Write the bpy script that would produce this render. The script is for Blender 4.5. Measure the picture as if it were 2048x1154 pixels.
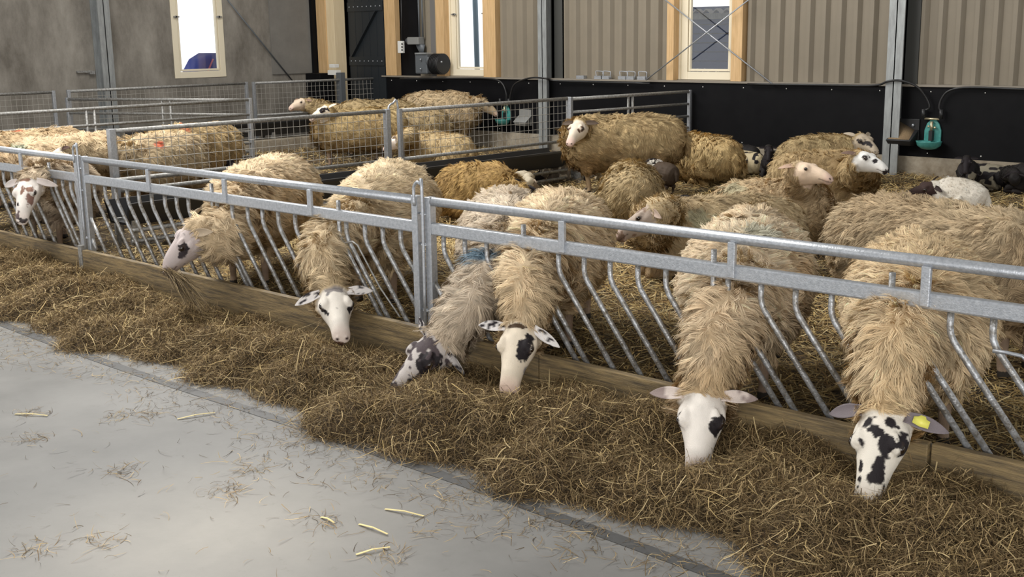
import bpy, bmesh, math, random
import numpy as np
from mathutils import Matrix, Vector
random.seed(7); rng = np.random.default_rng(7)
sc = bpy.context.scene
for o in list(bpy.data.objects): bpy.data.objects.remove(o)
COL = sc.collection

# ------------------------------------------------------------------ camera
F_PX, YAW, PITCH, ROLL, CAM_H = 2351.3, 0.75569, 0.21134, 0.01527, 1.75
def cam_axes():
    cy, sy = math.cos(YAW), math.sin(YAW)
    fwd = np.array([-sy*math.cos(PITCH), cy*math.cos(PITCH), -math.sin(PITCH)])
    right = np.array([cy, sy, 0.]); down = np.cross(fwd, right)
    c, s = math.cos(ROLL), math.sin(ROLL)
    return np.array([c*right+s*down, -s*right+c*down, fwd])
CM = cam_axes(); CP = np.array([0, 0, CAM_H])
cd = bpy.data.cameras.new('camera'); cd.sensor_width = 36; cd.lens = F_PX/2048*36; cd.clip_end = 200
cam = bpy.data.objects.new('camera', cd); COL.objects.link(cam)
m3 = Matrix([[CM[0][i], -CM[1][i], -CM[2][i]] for i in range(3)])
cam.matrix_world = Matrix.Translation(CP) @ m3.to_4x4(); sc.camera = cam
# a place seen at a pixel of the photograph, on a real plane of the barn
def ray(x, y): return CM.T @ np.array([(x-1024)/F_PX, (y-577)/F_PX, 1])
def onz(x, y, z): d = ray(x, y); return CP+d*(z-CAM_H)/d[2]
def ony(x, y, Y): d = ray(x, y); return CP+d*Y/d[1]
def onx(x, y, X): d = ray(x, y); return CP+d*X/d[0]

# ------------------------------------------------------------------ light
wd = bpy.data.worlds.new('overcast_sky'); sc.world = wd; wd.use_nodes = True
nt = wd.node_tree; nt.nodes.clear()
out = nt.nodes.new('ShaderNodeOutputWorld'); bg = nt.nodes.new('ShaderNodeBackground')
tc = nt.nodes.new('ShaderNodeTexCoord'); sx = nt.nodes.new('ShaderNodeSeparateXYZ'); cr = nt.nodes.new('ShaderNodeValToRGB')
cr.color_ramp.elements[0].position = 0.07; cr.color_ramp.elements[0].color = (2.0, 2.0, 2.0, 1)
cr.color_ramp.elements[1].position = 0.22; cr.color_ramp.elements[1].color = (.52, .515, .50, 1)
nt.links.new(tc.outputs['Generated'], sx.inputs[0]); nt.links.new(sx.outputs['Z'], cr.inputs[0])
nt.links.new(cr.outputs[0], bg.inputs[0]); nt.links.new(bg.outputs[0], out.inputs[0]); bg.inputs[1].default_value = 0.75
def area(name, loc, target, sx_, sy_, power, col=(1, 1, 1)):
    l = bpy.data.lights.new(name, 'AREA'); l.shape = 'RECTANGLE'; l.size = sx_; l.size_y = sy_; l.energy = power; l.color = col
    o = bpy.data.objects.new(name, l); COL.objects.link(o); o.location = loc
    o.rotation_euler = (Vector(target)-Vector(loc)).to_track_quat('-Z', 'Y').to_euler(); return o
area('ridge_skylight', (-10.5, 5.0, 6.5), (-7.0, 7.0, 0), 10, 2.5, 1000, (1, .98, .94))
area('open_barn_door', (3.5, -5.0, 2.6), (-4.5, 5.5, .5), 6, 4.5, 520, (1, .985, .96))
sp_ = bpy.data.lights.new('floor_patch_spot', 'SPOT'); sp_.energy = 1700; sp_.spot_size = math.radians(14); sp_.spot_blend = 1; sp_.shadow_soft_size = .5; sp_.color = (1, .90, .74)  # warm spot added to brighten the floor where a soft reflection lies
so = bpy.data.objects.new('floor_patch_spot', sp_); COL.objects.link(so); so.location = (-4.2, 1.0, 5.5); so.rotation_euler = (Vector(onz(420, 1075, 0))-Vector(so.location)).to_track_quat('-Z', 'Y').to_euler()
sc.view_settings.view_transform = 'Standard'; sc.view_settings.look = 'None'
sc.view_settings.gamma = 1; sc.view_settings.use_curve_mapping = False; sc.view_settings.exposure = 0.07

# ------------------------------------------------------------------ helpers
def tag(o, label=None, cat=None, group=None, kind=None):
    if label: o['label'] = label
    if cat: o['category'] = cat
    if group: o['group'] = group
    if kind: o['kind'] = kind
    return o
def thing(name, label, cat, loc=(0, 0, 0), group=None):
    o = bpy.data.objects.new(name, None); COL.objects.link(o); o.location = loc; o.empty_display_size = .1
    return tag(o, label, cat, group)
def link(name, me, mat=None, parent=None):
    o = bpy.data.objects.new(name, me); COL.objects.link(o)
    if mat: me.materials.append(mat)
    if parent is not None:
        o.parent = parent; o.matrix_parent_inverse = Matrix.Translation(-Vector(parent.location))
    return o
class MB:
    def __init__(s): s.v = []; s.f = []; s.sm = []
    def add(s, v, f, smooth=False):
        b = len(s.v); s.v += [tuple(map(float, p)) for p in v]; s.f += [tuple(b+i for i in q) for q in f]; s.sm += [smooth]*len(f); return s
    def box(s, a, b, rot=None):
        x0, y0, z0 = a; x1, y1, z1 = b
        v = [(x, y, z) for x in (x0, x1) for y in (y0, y1) for z in (z0, z1)]
        return s.add(v, [(0, 1, 3, 2), (4, 6, 7, 5), (0, 4, 5, 1), (2, 3, 7, 6), (0, 2, 6, 4), (1, 5, 7, 3)])
    def beam(s, p, q, w, h, up=(0, 0, 1)):     # rectangular bar from p to q
        p, q = np.array(p, float), np.array(q, float); a = (q-p)/np.linalg.norm(q-p); up = np.array(up, float)
        if abs(a@up) > .98: up = np.array([0, 1., 0])
        r = np.cross(a, up); r /= np.linalg.norm(r); u = np.cross(r, a)
        v = [c+r*i*w/2+u*j*h/2 for c in (p, q) for i in (-1, 1) for j in (-1, 1)]
        return s.add(v, [(0, 1, 3, 2), (4, 6, 7, 5), (0, 4, 5, 1), (2, 3, 7, 6), (0, 2, 6, 4), (1, 5, 7, 3)])
    def tube(s, pts, r, n=10, cap=True):
        pts = np.array(pts, float); K = len(pts)
        r = np.ones(K)*r if np.isscalar(r) else np.array(r, float)
        t = np.gradient(pts, axis=0); t /= np.linalg.norm(t, axis=1)[:, None]+1e-9
        ref = np.array([0, 0, 1.]) if abs(t[0][2]) < .9 else np.array([1., 0, 0])
        v = []; u = np.cross(t[0], ref); u /= np.linalg.norm(u)
        for k in range(K):
            u = u-t[k]*(u@t[k]); u /= np.linalg.norm(u); w = np.cross(t[k], u)
            for i in range(n):
                a = 2*math.pi*i/n; v.append(pts[k]+r[k]*(math.cos(a)*u+math.sin(a)*w))
        f = [(k*n+i, k*n+(i+1) % n, (k+1)*n+(i+1) % n, (k+1)*n+i) for k in range(K-1) for i in range(n)]
        s.add(v, f, True)
        if cap: s.f += [tuple(len(s.v)-K*n+i for i in reversed(range(n))), tuple(len(s.v)-n+i for i in range(n))]; s.sm += [False]*2
        return s
    def ball(s, c, r, n=10, m=8, ax=None):
        c = np.array(c, float); r = np.ones(3)*r if np.isscalar(r) else np.array(r); ax = np.eye(3) if ax is None else np.array(ax)
        v = [c+(np.array([math.sin(math.pi*j/m)*math.cos(2*math.pi*i/n), math.sin(math.pi*j/m)*math.sin(2*math.pi*i/n), math.cos(math.pi*j/m)])*r)@ax for j in range(1, m) for i in range(n)]
        v += [c+(np.array([0, 0, 1])*r)@ax, c-(np.array([0, 0, 1])*r)@ax]
        f = [(j*n+i, (j+1)*n+i, (j+1)*n+(i+1) % n, j*n+(i+1) % n) for j in range(m-2) for i in range(n)]
        T = (m-1)*n
        f += [(i, (i+1) % n, T) for i in range(n)]+[((m-2)*n+(i+1) % n, (m-2)*n+i, T+1) for i in range(n)]
        return s.add(v, f, True)
    def rings(s, R):                            # list of equal rings of points, capped
        n = len(R[0]); K = len(R); v = [p for r in R for p in r]
        f = [(k*n+i, k*n+(i+1) % n, (k+1)*n+(i+1) % n, (k+1)*n+i) for k in range(K-1) for i in range(n)]
        f += [tuple(reversed(range(n))), tuple((K-1)*n+i for i in range(n))]
        return s.add(v, f, True)
    def mesh(s, name):
        me = bpy.data.meshes.new(name); me.from_pydata(s.v, [], s.f); me.polygons.foreach_set('use_smooth', s.sm); me.update()
        bm = bmesh.new(); bm.from_mesh(me); bmesh.ops.recalc_face_normals(bm, faces=bm.faces); bm.to_mesh(me); bm.free(); return me
    def build(s, name, mat, parent=None, bevel=0):
        o = link(name, s.mesh(name), mat, parent)
        if bevel: b = o.modifiers.new('b', 'BEVEL'); b.width = bevel; b.segments = 2; b.limit_method = 'ANGLE'
        return o
def bez(a, b, c, d, n):
    a, b, c, d = map(lambda q: np.array(q, float), (a, b, c, d)); t = np.linspace(0, 1, n)[:, None]
    return a*(1-t)**3+3*b*t*(1-t)**2+3*c*t*t*(1-t)+d*t**3
def spline(pts, n=8):                           # Catmull-Rom through points
    P = np.array(pts, float); P = np.vstack([2*P[0]-P[1], P, 2*P[-1]-P[-2]]); o = []
    for i in range(1, len(P)-2):
        for t in np.linspace(0, 1, n, endpoint=False):
            o.append(.5*((2*P[i])+(P[i+1]-P[i-1])*t+(2*P[i-1]-5*P[i]+4*P[i+1]-P[i+2])*t*t+(3*P[i]-P[i-1]-3*P[i+1]+P[i+2])*t**3))
    return np.array(o+[P[-2]])
def unit(v): v = np.array(v, float); return v/(np.linalg.norm(v)+1e-12)
# value noise
_perm = np.random.default_rng(3).random((64, 64, 64))
def vnoise(p, s=1.0, off=0.):
    q = np.asarray(p, float)*s+off+100; i = np.floor(q).astype(int); f = q-i; f = f*f*(3-2*f); r = 0
    for dx in (0, 1):
        for dy in (0, 1):
            for dz in (0, 1):
                w = (f[..., 0] if dx else 1-f[..., 0])*(f[..., 1] if dy else 1-f[..., 1])*(f[..., 2] if dz else 1-f[..., 2])
                r = r+w*_perm[(i[..., 0]+dx) % 64, (i[..., 1]+dy) % 64, (i[..., 2]+dz) % 64]
    return r
# materials
def mat(name, col, rough=.7, metal=0, spec=.5, noise=None, bump=0, bscale=40, attr=None, coat=0, dark=None, dscale=6, stretch=(1, 1, 1), trans=0):
    m = bpy.data.materials.new(name); m.use_nodes = True; n = m.node_tree.nodes; L = m.node_tree.links; b = n['Principled BSDF']
    b.inputs['Roughness'].default_value = rough; b.inputs['Metallic'].default_value = metal; b.inputs['Specular IOR Level'].default_value = spec
    b.inputs['Base Color'].default_value = (*col, 1)
    g = n.new('ShaderNodeNewGeometry'); mp = n.new('ShaderNodeMapping'); mp.inputs['Scale'].default_value = stretch; L.new(g.outputs['Position'], mp.inputs[0])
    if attr:
        a = n.new('ShaderNodeAttribute'); a.attribute_name = attr; L.new(a.outputs['Color'], b.inputs['Base Color'])
    if dark is not None:
        t = n.new('ShaderNodeTexNoise'); t.inputs['Scale'].default_value = dscale; t.inputs['Detail'].default_value = 8; t.inputs['Roughness'].default_value = .65
        L.new(mp.outputs[0], t.inputs['Vector']); r = n.new('ShaderNodeValToRGB')
        r.color_ramp.elements[0].position = .35; r.color_ramp.elements[1].position = .68
        r.color_ramp.elements[0].color = (*dark, 1); r.color_ramp.elements[1].color = (*col, 1)
        L.new(t.outputs['Fac'], r.inputs[0]); L.new(r.outputs[0], b.inputs['Base Color'])
    if bump:
        t2 = n.new('ShaderNodeTexNoise'); t2.inputs['Scale'].default_value = bscale; t2.inputs['Detail'].default_value = 6; L.new(mp.outputs[0], t2.inputs['Vector'])
        bp = n.new('ShaderNodeBump'); bp.inputs['Strength'].default_value = bump; bp.inputs['Distance'].default_value = .01
        L.new(t2.outputs['Fac'], bp.inputs['Height']); L.new(bp.outputs[0], b.inputs['Normal'])
    return m
M = {}
M['galv'] = mat('galvanised_steel', (.52, .54, .57), .38, .6, dark=(.36, .38, .41), dscale=60, bump=.15, bscale=180)
M['galv_old'] = mat('weathered_galvanised_steel', (.44, .44, .43), .55, .5, dark=(.20, .19, .17), dscale=45, bump=.2, bscale=150)
M['galv_beam'] = mat('galvanised_beam', (.38, .40, .40), .5, .35, dark=(.26, .27, .27), dscale=9, stretch=(3, 3, .6))
M['wire'] = mat('wire_mesh', (.42, .40, .36), .6, .4)
M['bar'] = mat('worn_bar', (.55, .57, .60), .4, .6, dark=(.19, .17, .14), dscale=38, bump=.3, bscale=120)
M['plank'] = mat('worn_plank', (.34, .245, .115), .6, dark=(.10, .075, .045), dscale=5, stretch=(1, 6, 14), bump=.5, bscale=25)
M['timber'] = mat('pine_timber', (.68, .46, .24), .6, dark=(.52, .33, .15), dscale=4, stretch=(14, 14, .8))
M['timber_pale'] = mat('pale_timber', (.80, .66, .44), .5, dark=(.72, .57, .35), dscale=4, stretch=(14, 14, .8))
M['cream'] = mat('cream_paint', (.80, .72, .55), .4)
M['black'] = mat('black_board', (.004, .004, .005), .5, spec=.12, dark=(.007, .007, .008), dscale=3)
M['rubber'] = mat('black_rubber', (.015, .015, .016), .45)
M['door'] = mat('black_door', (.016, .020, .024), .45)
M['darkbox'] = mat('grey_plastic', (.10, .11, .12), .45)
M['greybox'] = mat('mid_grey_box', (.23, .23, .22), .5)
M['white'] = mat('white_plastic', (.75, .74, .70), .35)
M['teal'] = mat('teal_enamel', (.08, .33, .30), .4, dark=(.05, .23, .21), dscale=20)
M['brass'] = mat('worn_brass', (.55, .48, .32), .35, .8)
M['skin'] = mat('sheep_skin', (1, 1, 1), .65, spec=.25, attr='Col', bump=.35, bscale=260)
M['wool'] = mat('wool', (1, 1, 1), .9, spec=.08, attr='Col')
M['hay'] = mat('hay', (1, 1, 1), .75, spec=.2, attr='Col')
M['eye'] = mat('eye', (.02, .012, .008), .08, spec=.8)
M['yellow'] = mat('yellow_tag', (.85, .80, .15), .4)
M['base_hay'] = mat('packed_hay', (.085, .055, .025), .9, dark=(.03, .02, .01), dscale=18, bump=1, bscale=60)
M['base_straw'] = mat('packed_straw', (.10, .068, .032), .9, dark=(.03, .02, .012), dscale=7, bump=1, bscale=50)
M['kerb'] = mat('dirty_concrete', (.42, .37, .29), .8, dark=(.20, .16, .11), dscale=5, bump=.3)
M['clad'] = mat('beige_sheet_cladding', (.24, .205, .155), .5, spec=.3, dark=(.215, .185, .14), dscale=2)
def mesh_np(name, V, quads, tris, col, nrm=None):
    me = bpy.data.meshes.new(name); nv = len(V); nq = len(quads); n3 = len(tris)
    me.vertices.add(nv); me.vertices.foreach_set('co', V.astype(np.float32).ravel())
    me.loops.add(nq*4+n3*3); me.loops.foreach_set('vertex_index', np.concatenate([quads.ravel(), tris.ravel()]).astype(np.int32))
    me.polygons.add(nq+n3)
    me.polygons.foreach_set('loop_start', np.concatenate([np.arange(nq)*4, nq*4+np.arange(n3)*3]).astype(np.int32))
    me.polygons.foreach_set('use_smooth', np.ones(nq+n3, bool)); me.update(calc_edges=True)
    a = me.color_attributes.new('Col', 'FLOAT_COLOR', 'POINT'); c = np.ones((nv, 4), np.float32); c[:, :3] = col; a.data.foreach_set('color', c.ravel())
    if nrm is not None: me.normals_split_custom_set_from_vertices(nrm.astype(np.float32))
    return me
def ribbons(name, P, W, S, C, N=None):
    """P (n,K,3) strand points, W (n,) width, S (n,3) side direction, C (n,3) colour, N (n,3) shading normal"""
    if N is not None: S = S*np.where((np.cross(P[:, -1]-P[:, 0], S)*N).sum(1) < 0, -1, 1)[:, None]
    n, K, _ = P.shape; prof = np.linspace(1, .55, K-1)[None, :, None]
    a = P[:, :-1]+S[:, None]*W[:, None, None]*.5*prof; b = P[:, :-1]-S[:, None]*W[:, None, None]*.5*prof
    vp = 2*(K-1)+1; V = np.empty((n, vp, 3)); V[:, 0:2*(K-1):2] = a; V[:, 1:2*(K-1):2] = b; V[:, -1] = P[:, -1]
    base = (np.arange(n)*vp)[:, None]
    q = np.concatenate([base+np.array([[2*k, 2*k+1, 2*k+3, 2*k+2]]) for k in range(K-2)], 0)
    t = base+np.array([[2*(K-2), 2*(K-2)+1, vp-1]])
    col = np.repeat(C, vp, 0); nn = np.repeat(N, vp, 0) if N is not None else None
    return mesh_np(name, V.reshape(-1, 3), q, t, col, nn)
# ------------------------------------------------------------------ the setting
YW, XW, GS = 13.27, -16.75, .10        # cladding wall, concrete end wall, height of the straw bed
def struct(name, mb, m, bevel=0): return tag(mb.build(name, m, None, bevel), kind='structure')
# concrete floor
fm = bpy.data.materials.new('polished_concrete'); fm.use_nodes = True; n = fm.node_tree.nodes; L = fm.node_tree.links; b = n['Principled BSDF']; b.inputs['Specular IOR Level'].default_value = .35
g = n.new('ShaderNodeNewGeometry'); t1 = n.new('ShaderNodeTexNoise'); t1.inputs['Scale'].default_value = 1.6; t1.inputs['Detail'].default_value = 9; t1.inputs['Roughness'].default_value = .6
r1 = n.new('ShaderNodeValToRGB'); r1.color_ramp.elements[0].position = .3; r1.color_ramp.elements[1].position = .7
r1.color_ramp.elements[0].color = (.165, .162, .154, 1); r1.color_ramp.elements[1].color = (.25, .244, .232, 1)
t2 = n.new('ShaderNodeTexNoise'); t2.inputs['Scale'].default_value = 9; t2.inputs['Detail'].default_value = 8; t2.inputs['Roughness'].default_value = .8
r2 = n.new('ShaderNodeValToRGB'); r2.color_ramp.elements[0].position = .30; r2.color_ramp.elements[1].position = .42; r2.color_ramp.elements[0].color = (.82, .80, .77, 1)
mx = n.new('ShaderNodeMix'); mx.data_type = 'RGBA'; mx.blend_type = 'MULTIPLY'; mx.inputs[0].default_value = 1
L.new(g.outputs['Position'], t1.inputs['Vector']); L.new(g.outputs['Position'], t2.inputs['Vector']); L.new(t1.outputs['Fac'], r1.inputs[0]); L.new(t2.outputs['Fac'], r2.inputs[0])
L.new(r1.outputs[0], mx.inputs[6]); L.new(r2.outputs[0], mx.inputs[7]); L.new(mx.outputs[2], b.inputs['Base Color'])
r3 = n.new('ShaderNodeValToRGB'); r3.color_ramp.elements[0].color = (.42, .42, .42, 1); r3.color_ramp.elements[1].color = (.6, .6, .6, 1); L.new(t1.outputs['Fac'], r3.inputs[0]); L.new(r3.outputs[0], b.inputs['Roughness'])
bp = n.new('ShaderNodeBump'); bp.inputs['Strength'].default_value = .08; bp.inputs['Distance'].default_value = .01; L.new(t2.outputs['Fac'], bp.inputs['Height']); L.new(bp.outputs[0], b.inputs['Normal'])
mb = MB().box((-19, -1.5, -.1), (3, 14, 0)); struct('floor', mb, fm)
strip = MB()
xs = np.linspace(-11, 0, 60); yc = 3.08+.02*np.sin(xs*1.3)
strip.v = [(x, y-.032, .002) for x, y in zip(xs, yc)]+[(x, y+.032, .002) for x, y in zip(xs, yc)]; strip.f = [(i, i+1, 61+i, 60+i) for i in range(59)]; strip.sm = [False]*59
struct('trim_1', strip, mat('floor_joint_filler', (.085, .085, .083), .5, dark=(.065, .065, .065), dscale=12))
# corrugated cladding wall above the black boards, with openings for two windows
def corrugated(x0, x1, z0, z1, mb, per=.207, Y=YW, ph=0.):
    pts = []; k = math.floor((x0-ph)/per)*per+ph
    while k < x1+per:
        for dx, dy in ((0, 0), (.010, -.050), (.058, -.050), (.098, 0)): pts.append((k+dx, Y+dy))
        k += per
    pts = [p for p in pts if x0 <= p[0] <= x1]; pts = [(x0, Y)]+pts+[(x1, Y)]
    n = len(pts); v = [(x, y, z0) for x, y in pts]+[(x, y, z1) for x, y in pts]
    mb.add(v, [(i, i+1, n+i+1, n+i) for i in range(n-1)])
    mb.add([(x0, Y+.1, z0), (x1, Y+.1, z0), (x1, Y+.1, z1), (x0, Y+.1, z1), (x0, Y, z0), (x1, Y, z0), (x1, Y, z1), (x0, Y, z1)], [(0, 1, 2, 3), (0, 1, 5, 4), (3, 2, 6, 7), (0, 3, 7, 4), (1, 2, 6, 5)])
w2a, w2b = ony(885, 100, YW)[0], ony(1000, 100, YW)[0]; w3a, w3b = ony(1346, 100, YW)[0], ony(1494, 100, YW)[0]
mb = MB(); corrugated(-14.45, w2a, 1.12, 4.4, mb); corrugated(w2b, w3a, 1.12, 4.4, mb); corrugated(w3b, 1.5, 1.12, 4.4, mb)
corrugated(w2a, w2b, 3.0, 4.4, mb); corrugated(w3a, w3b, 3.0, 4.4, mb); mb.box((w2a, YW-.02, 1.12), (w2b, YW+.1, 1.15)); mb.box((w3a, YW-.02, 1.12), (w3b, YW+.1, 1.15))
struct('wall_right', mb, M['clad'])
# black boards along the foot of the cladding, resting on a dirty concrete plinth
mb = MB()
for x0, x1 in ((-15.32, -11.83), (-11.78, -6.36), (-6.14, 1.5)): mb.box((x0, YW-.10, .315), (x1, YW-.06, 1.115))
struct('trim_2', mb, M['black'])
mb = MB().box((-15.32, YW-.13, 1.115), (1.5, YW+.0, 1.14)); struct('trim_3', mb, mat('dull_flashing', (.24, .21, .17), .5))
mb = MB().box((-16.75, YW-.12, -.05), (1.5, YW+.1, .315)); struct('baseboard_right', mb, M['kerb'])
mb = MB()
for x in np.arange(-15.1, 0, .62):
    if abs(x+6.25) > .15 and abs(x+11.8) > .1:
        for z in (.36, 1.06): mb.ball((x, YW-.10, z), .008, 6, 4)
struct('trim_4', mb, M['white'])
# black tongue and groove wall behind the service corner
mb = MB().box((-16.75, YW+.0, 0), (-14.45, YW+.1, 4.4)); struct('wall_back', mb, M['black'])
mb = MB().box((ony(862, 100, YW)[0], YW-.02, 1.14), (w2a, YW, 4.2)); struct('trim_5', mb, mat('grey_wall_strip', (.16, .15, .14), .7))
# concrete end wall with one window opening
cw = bpy.data.materials.new('stained_concrete'); cw.use_nodes = True; n = cw.node_tree.nodes; L = cw.node_tree.links; b = n['Principled BSDF']; b.inputs['Roughness'].default_value = .85
g = n.new('ShaderNodeNewGeometry'); mp = n.new('ShaderNodeMapping'); mp.inputs['Scale'].default_value = (1, 1, .45); L.new(g.outputs['Position'], mp.inputs[0])
t1 = n.new('ShaderNodeTexNoise'); t1.inputs['Scale'].default_value = 2.2; t1.inputs['Detail'].default_value = 12; t1.inputs['Roughness'].default_value = .72; L.new(mp.outputs[0], t1.inputs['Vector'])
r1 = n.new('ShaderNodeValToRGB'); e = r1.color_ramp.elements; e[0].position = .32; e[1].position = .70; e[0].color = (.13, .115, .095, 1); e[1].color = (.33, .305, .265, 1)
L.new(t1.outputs['Fac'], r1.inputs[0]); L.new(r1.outputs[0], b.inputs['Base Color'])
bp = n.new('ShaderNodeBump'); bp.inputs['Strength'].default_value = .3; bp.inputs['Distance'].default_value = .01; L.new(t1.outputs['Fac'], bp.inputs['Height']); L.new(bp.outputs[0], b.inputs['Normal'])
p0, p1 = onx(350, 158, XW), onx(453, 153, XW); wy0, wy1, wz = p0[1], p1[1], p0[2]
mb = MB().box((XW-.2, 3, -.05), (XW, wy0, 4.4)).box((XW-.2, wy1, -.05), (XW, YW+.1, 4.4)).box((XW-.2, wy0, -.05), (XW, wy1, wz)).box((XW-.2, wy0, 3.0), (XW, wy1, 4.4))
struct('wall_left', mb, cw)
# steel columns
def column(name, x, y, rot=0, w=.17, d=.20):
    mb = MB(); t = .014
    if rot == 0: mb.box((x-w/2, y-d, 0), (x+w/2, y-d+t, 4.4)).box((x-w/2, y-t, 0), (x+w/2, y, 4.4)).box((x-t/2, y-d, 0), (x+t/2, y, 4.4))
    else: mb.box((x, y-w/2, 0), (x+t, y+w/2, 4.4)).box((x+d-t, y-w/2, 0), (x+d, y+w/2, 4.4)).box((x, y-t/2, 0), (x+d, y+t/2, 4.4))
    return struct(name, mb, M['galv_beam'])
column('trim_6', ony(1090, 250, 13.08)[0], YW-.0, 0, .165, .24); column('trim_7', ony(1784, 280, 13.05)[0], YW, 0, .19, .26)
pc = onx(228, 240, XW+.22); column('trim_8', XW+.005, pc[1]-.02, 1, .19, .22)
for k, (a, b) in enumerate(((1099, 1128), (1800, 1839))):  # dark strips added beside two columns, coloured as the web and its shadow
    mb = MB().box((ony(a, 100, YW-.05)[0], YW-.05, 1.14), (ony(b, 100, YW-.05)[0], YW-.04, 4.3)); struct('trim_%d' % (20+k), mb, mat('column_shade_strip', (.055, .055, .05), .5))
# windows: sash in cream, glass clear, pine posts beside the two in the cladding
gm = bpy.data.materials.new('window_glass'); gm.use_nodes = True; n = gm.node_tree.nodes; L = gm.node_tree.links; n.clear()
oo = n.new('ShaderNodeOutputMaterial'); a1 = n.new('ShaderNodeBsdfTransparent'); a2 = n.new('ShaderNodeBsdfGlossy'); a2.inputs['Roughness'].default_value = .02; ms = n.new('ShaderNodeMixShader'); ms.inputs[0].default_value = .06
a1.inputs[0].default_value = (.97, .98, .99, 1); L.new(a1.outputs[0], ms.inputs[1]); L.new(a2.outputs[0], ms.inputs[2]); L.new(ms.outputs[0], oo.inputs[0])
def rectframe(mb, a, b, z0, z1, wd_, y0, y1, axis):
    def bx(u0, u1, q0, q1):
        if axis == 'x': mb.box((u0, y0, q0), (u1, y1, q1))
        else: mb.box((y0, u0, q0), (y1, u1, q1))
    bx(a, a+wd_, z0, z1); bx(b-wd_, b, z0, z1); bx(a+wd_, b-wd_, z0, z0+wd_); bx(a+wd_, b-wd_, z1-wd_, z1)
def window(k, axis, a, b, z0, z1, pos, wd_, m_, d=.07, handles=True):
    root = bpy.data.objects.new('window_%d' % k, None); COL.objects.link(root); root['kind'] = 'structure'
    root.location = ((a+b)/2, pos, z0) if axis == 'x' else (pos, (a+b)/2, z0)
    mb = MB(); rectframe(mb, a, b, z0, z1, wd_, pos, pos+d, axis); rectframe(mb, a+wd_+.008, b-wd_-.008, z0+wd_+.008, z1-wd_-.008, .03, pos+.012, pos+d-.012, axis)
    mb.build('window_frame', m_, root, .004)
    g = MB(); c = pos+d*.5
    if axis == 'x': g.box((a+wd_, c, z0+wd_), (b-wd_, c+.006, z1-wd_))
    else: g.box((c-.006, a+wd_, z0+wd_), (c, b-wd_, z1-wd_))
    g.build('pane', gm, root)
    if handles:
        for u in (a+wd_*.8, b-wd_*.8):
            h = MB(); z = z0+.95
            if axis == 'x': h.box((u-.05, pos-.03, z-.01), (u+.05, pos-.012, z+.01)).box((u-.012, pos-.03, z-.018), (u+.012, pos, z+.018))
            else: h.box((pos+d+.012, u-.05, z-.01), (pos+d+.03, u+.05, z+.01)).box((pos+d, u-.012, z-.018), (pos+d+.03, u+.012, z+.018))
            h.build('window_latch', M['galv_old'], root)
    return root
window(1, 'y', wy0+.005, wy1-.005, wz+.005, 3.0, XW-.06, .10, M['cream'])
s2a, s2b = ony(902, 100, YW)[0], ony(977, 100, YW)[0]; s3a, s3b = ony(1361, 100, YW)[0], ony(1472, 100, YW)[0]
window(2, 'x', s2a, s2b, 1.15, 3.0, YW+.02, .10, M['cream']); window(3, 'x', s3a, s3b, 1.15, 3.0, YW+.02, .10, M['cream'], handles=False)
for k, (a, b, m_) in enumerate(((w2a-.02, s2a-.03, 'timber'), (s2b, w2b+.02, 'timber'), (w3a-.02, s3a-.03, 'timber'), (s3b, w3b, 'timber'))):
    mb = MB().box((a, YW-.12, 1.14), (b, YW+.09, 4.2)); struct('trim_%d' % (9+k), mb, M[m_], .004)
for k, (a, b) in enumerate(((s2a-.03, s2a), (s3a-.03, s3a))):
    mb = MB().box((a, YW-.0, 1.14), (b, YW+.09, 3.0)); struct('trim_%d' % (13+k), mb, M['cream'])
# pine posts and the black door beyond
def px(x, Y=YW): return ony(x, 150, Y)[0]
mb = MB().box((px(676), YW-.42, 0), (px(694), YW-.20, 4.3)); struct('trim_15', mb, M['timber'], .005)
mb = MB().box((px(694)+.0, YW-.40, 0), (px(709), YW-.16, 4.3)); struct('trim_16', mb, M['timber_pale'], .005)
mb = MB().box((px(784), YW-.13, 1.14), (px(805), YW-.02, 4.3)); struct('trim_17', mb, M['timber'], .005)
d = bpy.data.objects.new('door_1', None); COL.objects.link(d); d.location = (px(745), YW-.1, 0); d['kind'] = 'structure'
x0, x1 = px(712), px(782)
mb = MB().box((x0, YW-.12, .02), (x1, YW-.06, 2.6))
for i in range(1, 5): mb.box((x0+(x1-x0)*i/5-.004, YW-.124, .02), (x0+(x1-x0)*i/5+.004, YW-.119, 2.6))
mb.build('door_leaf', M['door'], d)
MB().box((x0, YW-.135, 1.30), (x1, YW-.12, 1.45)).box((x0, YW-.135, 2.2), (x1, YW-.12, 2.35)).beam((x0+.1, YW-.128, 1.45), (x1-.15, YW-.128, 2.2), .02, .1, (0, 1, 0)).build('brace', M['door'], d)
mb = MB()
for z in (1.375, 2.275):
    for i in range(8): mb.ball((x0+.06+i*(x1-x0-.12)/7, YW-.138, z), .012, 6, 4)
mb.build('bolt', M['galv'], d)
mb = MB().box((px(655), YW-.5, 0), (px(675), YW-.02, 4.3)); struct('trim_18', mb, M['black'])
mb = MB().box((XW, 11.95, 1.18), (XW+.03, 13.2, 4.3)); struct('trim_19', mb, mat('lighter_concrete_panel', (.21, .20, .18), .8, dark=(.17, .16, .145), dscale=3))

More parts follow.
